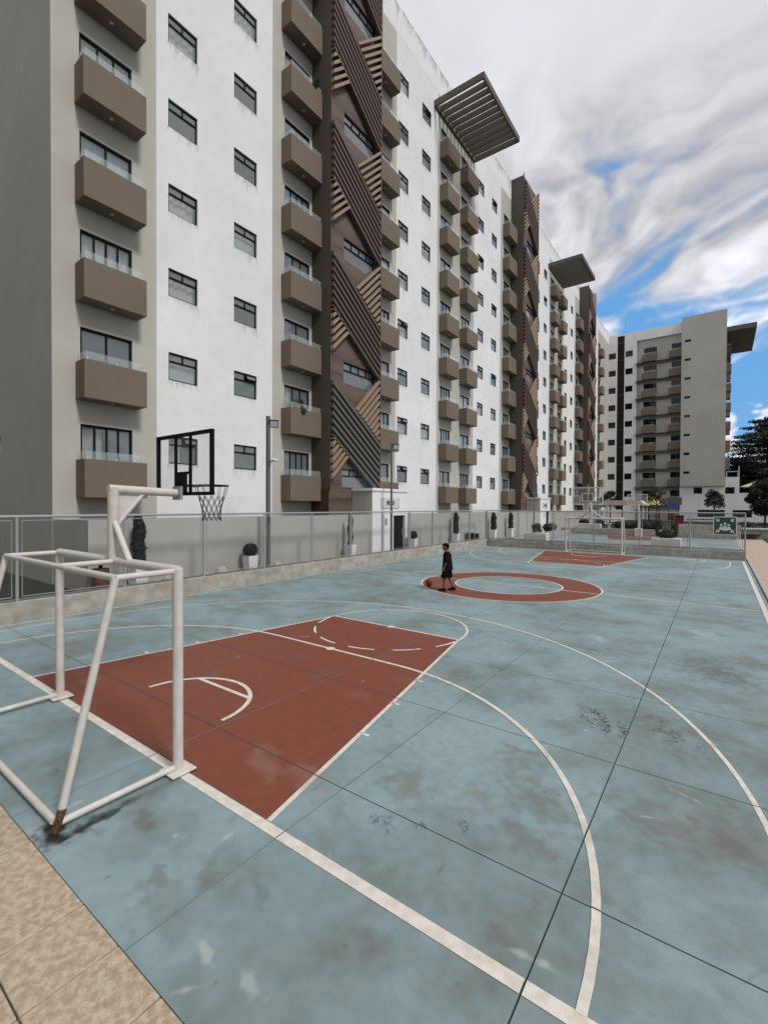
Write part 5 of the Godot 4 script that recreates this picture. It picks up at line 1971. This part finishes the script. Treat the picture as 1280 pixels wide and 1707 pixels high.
# ================================================================ big trees behind
func cedar(label: String, at: Vector3, h: float, r: float, seed_: int) -> void:
	rng.seed = seed_
	var t := thing("cedar_tree", label, "tree", at, 0.0, "dark cedars behind the annex")
	var st := st_new()
	var cr := st_new()
	tube(st, Vector3.ZERO, Vector3(0.3, h * 0.5, 0.1), 0.5, 0.34, 12)
	tube(st, Vector3(0.3, h * 0.5, 0.1), Vector3(0.1, h * 0.96, 0), 0.34, 0.06, 10)
	var layers := 13
	for i in layers:
		var k := (i + 0.5) / layers
		var y := h * lerpf(0.20, 0.97, k)
		var reach := r * (0.45 + 0.65 * sin(PI * minf(1.0, 0.28 + k * 0.62))) * (1.0 if k < 0.8 else 0.62)
		var arms := 7 if k < 0.85 else 4
		for j in arms:
			var a := TAU * (j + rng.randf_range(-0.3, 0.3)) / arms + i * 0.9
			var l := reach * rng.randf_range(0.55, 1.05)
			var tip := Vector3(cos(a) * l, y + l * rng.randf_range(0.02, 0.2), sin(a) * l)
			tube(st, Vector3(0.2, y - l * 0.12, 0), tip, 0.10, 0.02, 6)
			for q in 4:
				var c := Vector3(0.2, y, 0).lerp(tip, 0.35 + 0.22 * q) + Vector3(rng.randfn() * 0.3, 0.15, rng.randfn() * 0.3)
				leaves(cr, c, Vector3(l * 0.26 + 0.4, 0.34, l * 0.26 + 0.4), 85, 0.42, 0.0, 0.5)
	put("trunk", st, M.bark, t)
	put("crown", cr, M.leaf_cedar, t)

func trees() -> void:
	cedar("broad dark cedar with flat layered branches behind the annex roof", Vector3(7.0, 0, -112.0), 20.0, 7.5, 401)
	cedar("taller dark cedar standing behind the broad layered cedar", Vector3(14.5, 0, -118.0), 24.0, 8.0, 402)
	# a block behind the photographer shades the faces turned that way; trees across the court stand mirrored in the glass
	var nb := thing("rear_block", "tall grey apartment block standing behind the near end of the court", "apartment building", Vector3(0, 0, 13.0), PI)
	var st := st_new()
	var holes := []
	for k in range(0, 10):
		for c in 12:
			holes.append([-3.5 + c * 4.2, -1.9 + c * 4.2, 1.6 + ST * k, 2.9 + ST * k])
	wall_holes(st, -6.0, 48.0, 0.0, 34.0, holes)
	bx(st, Vector3(-6.0, 0, -14.0), Vector3(48.0, 33.9, -0.3))
	put("wall", st, M.grey_plaster, nb)
	st = st_new()
	for h in holes:
		bx(st, Vector3(h[0], h[2], -0.16), Vector3(h[1], h[3], -0.15))
	put("window_pane", st, M.glass_darkened, nb)
	rng.seed = 77
	for q in [[44.0, -8.0, 15.0, "broad tree across the court facing the near end of the long block"], [50.0, -30.0, 18.0, "tall tree across the court facing the first stair tower"], [46.0, -52.0, 14.0, "tree across the court facing the second stair tower"]]:
		tree("leafy_tree", q[3], Vector3(q[0], 0, q[1]), q[2], q[2] * 0.36, M.leaf_mid, 26, 260, 0.5, 0.3)
	cedar("dense low cedar behind the cream parasol", Vector3(3.2, 0, -118.0), 13.0, 6.0, 403)

# ================================================================ person and ball
# tapered capsules joined by a smooth minimum, meshed as surface nets; cut keeps what lies above a height
func flesh(st: SurfaceTool, bones: Array, cell: float, k: float, cut := -10.0, top_cut := 10.0) -> void:
	var lo := Vector3(1e9, 1e9, 1e9)
	var hi := -lo
	for b in bones:
		for e in [[b[0], b[2]], [b[1], b[3]]]:
			var rr: Vector3 = Vector3.ONE * (e[1] + cell * 2.5 + k * 0.3)
			lo = lo.min(e[0] - rr)
			hi = hi.max(e[0] + rr)
	var n := Vector3i(((hi - lo) / cell).ceil()) + Vector3i.ONE
	var f := PackedFloat32Array()
	f.resize(n.x * n.y * n.z)
	f.fill(1.0)
	for b in bones:
		var A: Vector3 = b[0]
		var B: Vector3 = b[1]
		var ra: float = b[2]
		var rb: float = b[3]
		var ab := B - A
		var l2 := maxf(ab.length_squared(), 1e-9)
		var mg := maxf(ra, rb) + k + cell * 2.0
		var i0 := Vector3i(((A.min(B) - Vector3.ONE * mg - lo) / cell).floor()).clamp(Vector3i.ZERO, n - Vector3i.ONE)
		var i1 := Vector3i(((A.max(B) + Vector3.ONE * mg - lo) / cell).ceil()).clamp(Vector3i.ZERO, n - Vector3i.ONE)
		for z in range(i0.z, i1.z + 1):
			for y in range(i0.y, i1.y + 1):
				for x in range(i0.x, i1.x + 1):
					var p := lo + Vector3(x, y, z) * cell
					var t := clampf((p - A).dot(ab) / l2, 0.0, 1.0)
					var d := (p - A - ab * t).length() - lerpf(ra, rb, t)
					var i := x + n.x * (y + n.y * z)
					var o := f[i]
					var h := maxf(k - absf(o - d), 0.0) / k
					f[i] = minf(o, d) - h * h * k * 0.25
	if cut > -9.0 or top_cut < 9.0:
		for z in n.z:
			for y in n.y:
				var py := lo.y + y * cell
				for x in n.x:
					var i := x + n.x * (y + n.y * z)
					f[i] = maxf(f[i], maxf(cut - py, py - top_cut))
	var ids := {}
	var vs := PackedVector3Array()
	var ns := PackedVector3Array()
	var step := [1, n.x, n.x * n.y]
	for z in n.z - 1:
		for y in n.y - 1:
			for x in n.x - 1:
				var i: int = x + n.x * (y + n.y * z)
				var s := PackedFloat32Array([f[i], f[i + 1], f[i + n.x], f[i + n.x + 1], f[i + step[2]], f[i + step[2] + 1], f[i + step[2] + n.x], f[i + step[2] + n.x + 1]])
				var neg := 0
				for q in 8:
					if s[q] < 0.0:
						neg += 1
				if neg == 0 or neg == 8:
					continue
				var sum := Vector3.ZERO
				var c := 0
				for e in [[0, 1], [2, 3], [4, 5], [6, 7], [0, 2], [1, 3], [4, 6], [5, 7], [0, 4], [1, 5], [2, 6], [3, 7]]:
					var a: float = s[e[0]]
					var b2: float = s[e[1]]
					if (a < 0.0) != (b2 < 0.0):
						var t: float = a / (a - b2)
						var p0 := Vector3(e[0] & 1, (e[0] >> 1) & 1, e[0] >> 2)
						var p1 := Vector3(e[1] & 1, (e[1] >> 1) & 1, e[1] >> 2)
						sum += p0.lerp(p1, t)
						c += 1
				ids[i] = vs.size()
				vs.append(lo + (Vector3(x, y, z) + sum / c) * cell)
				ns.append(Vector3(s[1] + s[3] + s[5] + s[7] - s[0] - s[2] - s[4] - s[6], s[2] + s[3] + s[6] + s[7] - s[0] - s[1] - s[4] - s[5], s[4] + s[5] + s[6] + s[7] - s[0] - s[1] - s[2] - s[3]).normalized())
	for i in ids:
		for ax in 3:
			var u: int = step[(ax + 1) % 3]
			var v: int = step[(ax + 2) % 3]
			var a: float = f[i]
			var b3: float = f[i + step[ax]]
			if (a < 0.0) == (b3 < 0.0):
				continue
			if not (ids.has(i - u) and ids.has(i - v) and ids.has(i - u - v)):
				continue
			var q := [ids[i], ids[i - u], ids[i - u - v], ids[i - v]]
			var nn := ns[q[0]] + ns[q[2]]
			for tr in [[q[0], q[1], q[2]], [q[0], q[2], q[3]]]:
				if (vs[tr[1]] - vs[tr[0]]).cross(vs[tr[2]] - vs[tr[0]]).dot(nn) > 0.0:
					tr = [tr[0], tr[2], tr[1]]
				for w in tr:
					st.set_normal(ns[w])
					st.add_vertex(vs[w])

func person_and_ball() -> void:
	# own axes: x forwards, y up, z to the person's right
	var t := thing("person", "person in dark maroon shirt and black shorts looking down at the ball", "person", Vector3(-7.05, 0.004, -13.17))
	var fwd := Vector3(-0.93, 0, 0.36).normalized()
	t.basis = Basis(fwd, Vector3.UP, fwd.cross(Vector3.UP))
	var hipL := Vector3(-0.01, 0.80, -0.085)
	var hipR := Vector3(-0.01, 0.80, 0.085)
	var kneeL := Vector3(0.08, 0.44, -0.09)
	var kneeR := Vector3(-0.05, 0.44, 0.10)
	var ankL := Vector3(0.09, 0.085, -0.09)
	var ankR := Vector3(-0.19, 0.10, 0.11)
	var neck := Vector3(0.02, 1.27, 0)
	var head := Vector3(0.055, 1.405, 0)
	var shL := Vector3(0.0, 1.215, -0.165)
	var shR := Vector3(0.0, 1.215, 0.165)
	var elL := Vector3(0.0, 0.98, -0.205)
	var elR := Vector3(-0.05, 0.98, 0.205)
	var wrL := Vector3(0.07, 0.77, -0.20)
	var wrR := Vector3(0.0, 0.76, 0.20)
	var st := st_new()
	flesh(st, [[hipL, kneeL, 0.078, 0.055], [hipR, kneeR, 0.078, 0.055], [kneeL, ankL, 0.053, 0.034], [kneeR, ankR, 0.053, 0.034],
		[Vector3(0, 0.84, 0), Vector3(0, 1.02, 0), 0.115, 0.105], [Vector3(0, 1.02, 0), Vector3(0.0, 1.18, 0), 0.11, 0.12], [shL, shR, 0.058, 0.058],
		[neck, head - Vector3(0, 0.05, 0), 0.050, 0.046], [shL, elL, 0.048, 0.036], [shR, elR, 0.048, 0.036], [elL, wrL, 0.037, 0.025], [elR, wrR, 0.037, 0.025],
		[ankL, ankL + Vector3(0.10, -0.045, 0), 0.035, 0.03], [ankR, ankR + Vector3(0.08, -0.05, 0), 0.035, 0.03]], 0.016, 0.035)
	# head with face: skull, jaw, nose, brow, lips, ears
	flesh(st, [[head + Vector3(-0.012, 0.028, 0), head + Vector3(0.012, 0.030, 0), 0.086, 0.082], [head + Vector3(0.02, -0.03, 0), head + Vector3(0.042, -0.072, 0), 0.066, 0.036],
		[head + Vector3(0.085, 0.008, 0), head + Vector3(0.106, -0.022, 0), 0.009, 0.014], [head + Vector3(0.080, 0.022, -0.03), head + Vector3(0.080, 0.022, 0.03), 0.012, 0.012],
		[head + Vector3(0.080, -0.050, -0.016), head + Vector3(0.080, -0.050, 0.016), 0.011, 0.011],
		[head + Vector3(-0.005, 0.005, -0.088), head + Vector3(-0.008, -0.025, -0.084), 0.018, 0.012], [head + Vector3(-0.005, 0.005, 0.088), head + Vector3(-0.008, -0.025, 0.084), 0.018, 0.012],
		[neck, head + Vector3(0, -0.05, 0), 0.047, 0.05]], 0.007, 0.012)
	for s in [-1.0, 1.0]:
		var wr := wrL if s < 0 else wrR
		var d := (wr - (elL if s < 0 else elR)).normalized()
		var pm := wr + d * 0.055
		var bones := [[wr, pm, 0.024, 0.028]]
		for q in 4:
			var r0 := pm + d * 0.02 + Vector3(-0.027 + 0.018 * q, 0, 0)
			var len_: float = [0.05, 0.062, 0.066, 0.058][q]
			var mid := r0 + d * len_ * 0.55 + Vector3(0, 0, s * -0.006)
			bones.append([r0, mid, 0.009, 0.0085])
			bones.append([mid, mid + d * len_ * 0.5 + Vector3(0.004, 0, s * -0.018), 0.0085, 0.0075])
		var tb := wr + d * 0.025 + Vector3(0.02, 0, 0)
		bones.append([tb, tb + d * 0.035 + Vector3(0.026, 0, s * -0.01), 0.011, 0.010])
		bones.append([tb + d * 0.035 + Vector3(0.026, 0, s * -0.01), tb + d * 0.065 + Vector3(0.03, 0, s * -0.014), 0.010, 0.008])
		flesh(st, bones, 0.006, 0.008)
	put("body", st, M.skin, t)
	st = st_new()
	flesh(st, [[Vector3(0.0, 1.18, -0.09), Vector3(0.0, 1.18, 0.09), 0.105, 0.105], [Vector3(0, 1.12, 0), Vector3(-0.01, 0.70, 0), 0.135, 0.175], [Vector3(-0.01, 0.9, -0.05), Vector3(-0.01, 0.66, -0.07), 0.11, 0.14], [Vector3(-0.01, 0.9, 0.05), Vector3(-0.02, 0.66, 0.07), 0.11, 0.14],
		[shL, shL.lerp(elL, 0.85), 0.078, 0.082], [shR, shR.lerp(elR, 0.85), 0.078, 0.082]], 0.016, 0.05, 0.70, 1.285)
	put("shirt", st, M.shirt, t)
	st = st_new()
	flesh(st, [[hipL, hipL.lerp(kneeL, 1.0), 0.12, 0.115], [hipR, hipR.lerp(kneeR, 1.0), 0.12, 0.115], [Vector3(0, 0.8, -0.05), Vector3(0, 0.8, 0.05), 0.13, 0.13]], 0.016, 0.03, 0.44)
	put("shorts", st, M.shorts, t)
	for s in 2:
		st = st_new()
		var a := ankL if s == 0 else ankR
		var b := a + Vector3(0.15, -0.04 if s == 0 else -0.055, 0)
		flesh(st, [[a + Vector3(-0.045, -0.035, 0), b, 0.043, 0.036], [a + Vector3(0, 0.01, 0), a + Vector3(-0.02, -0.03, 0), 0.045, 0.045], [a + Vector3(0.03, -0.03, 0), b + Vector3(-0.03, 0.012, 0), 0.045, 0.036]], 0.012, 0.02, 0.004)
		put("shoe", st, M.shoe, t)
	st = st_new()
	flesh(st, [[head + Vector3(-0.028, 0.052, 0), head + Vector3(0.025, 0.070, 0), 0.090, 0.074], [head + Vector3(-0.055, 0.03, 0), head + Vector3(-0.062, -0.03, 0), 0.062, 0.04], [head + Vector3(0.05, 0.080, -0.02), head + Vector3(0.088, 0.066, 0.0), 0.03, 0.016], [head + Vector3(0.05, 0.084, 0.02), head + Vector3(0.085, 0.07, 0.02), 0.03, 0.016]], 0.008, 0.018)
	put("hair", st, M.hair, t)
	st = st_new()
	for s in [-1.0, 1.0]:
		core(st, head + Vector3(0.083, 0.008, s * 0.032), Vector3(0.006, 0.006, 0.010))
	put("eyes", st, M.hair, t)

	var bl := thing("basketball", "brown basketball lying on the red ring beside the person", "ball", Vector3(-7.98, 0.126, -13.62))
	var sp := SphereMesh.new()
	sp.radius = 0.12
	sp.height = 0.24
	node("ball_skin", sp, M.ball, bl)
	st = st_new()
	for axis in [Vector3(1, 0.2, 0.1).normalized(), Vector3(0.1, 0.3, 1).normalized()]:
		var u: Vector3 = axis.cross(Vector3.UP).normalized()
		var v: Vector3 = axis.cross(u)
		for i in 30:
			var a := TAU * i / 30
			var b := TAU * (i + 1) / 30
			tube(st, (u * cos(a) + v * sin(a)) * 0.1195, (u * cos(b) + v * sin(b)) * 0.1195, 0.003, -1, 4)
	put("seam", st, M.steel_black, bl)
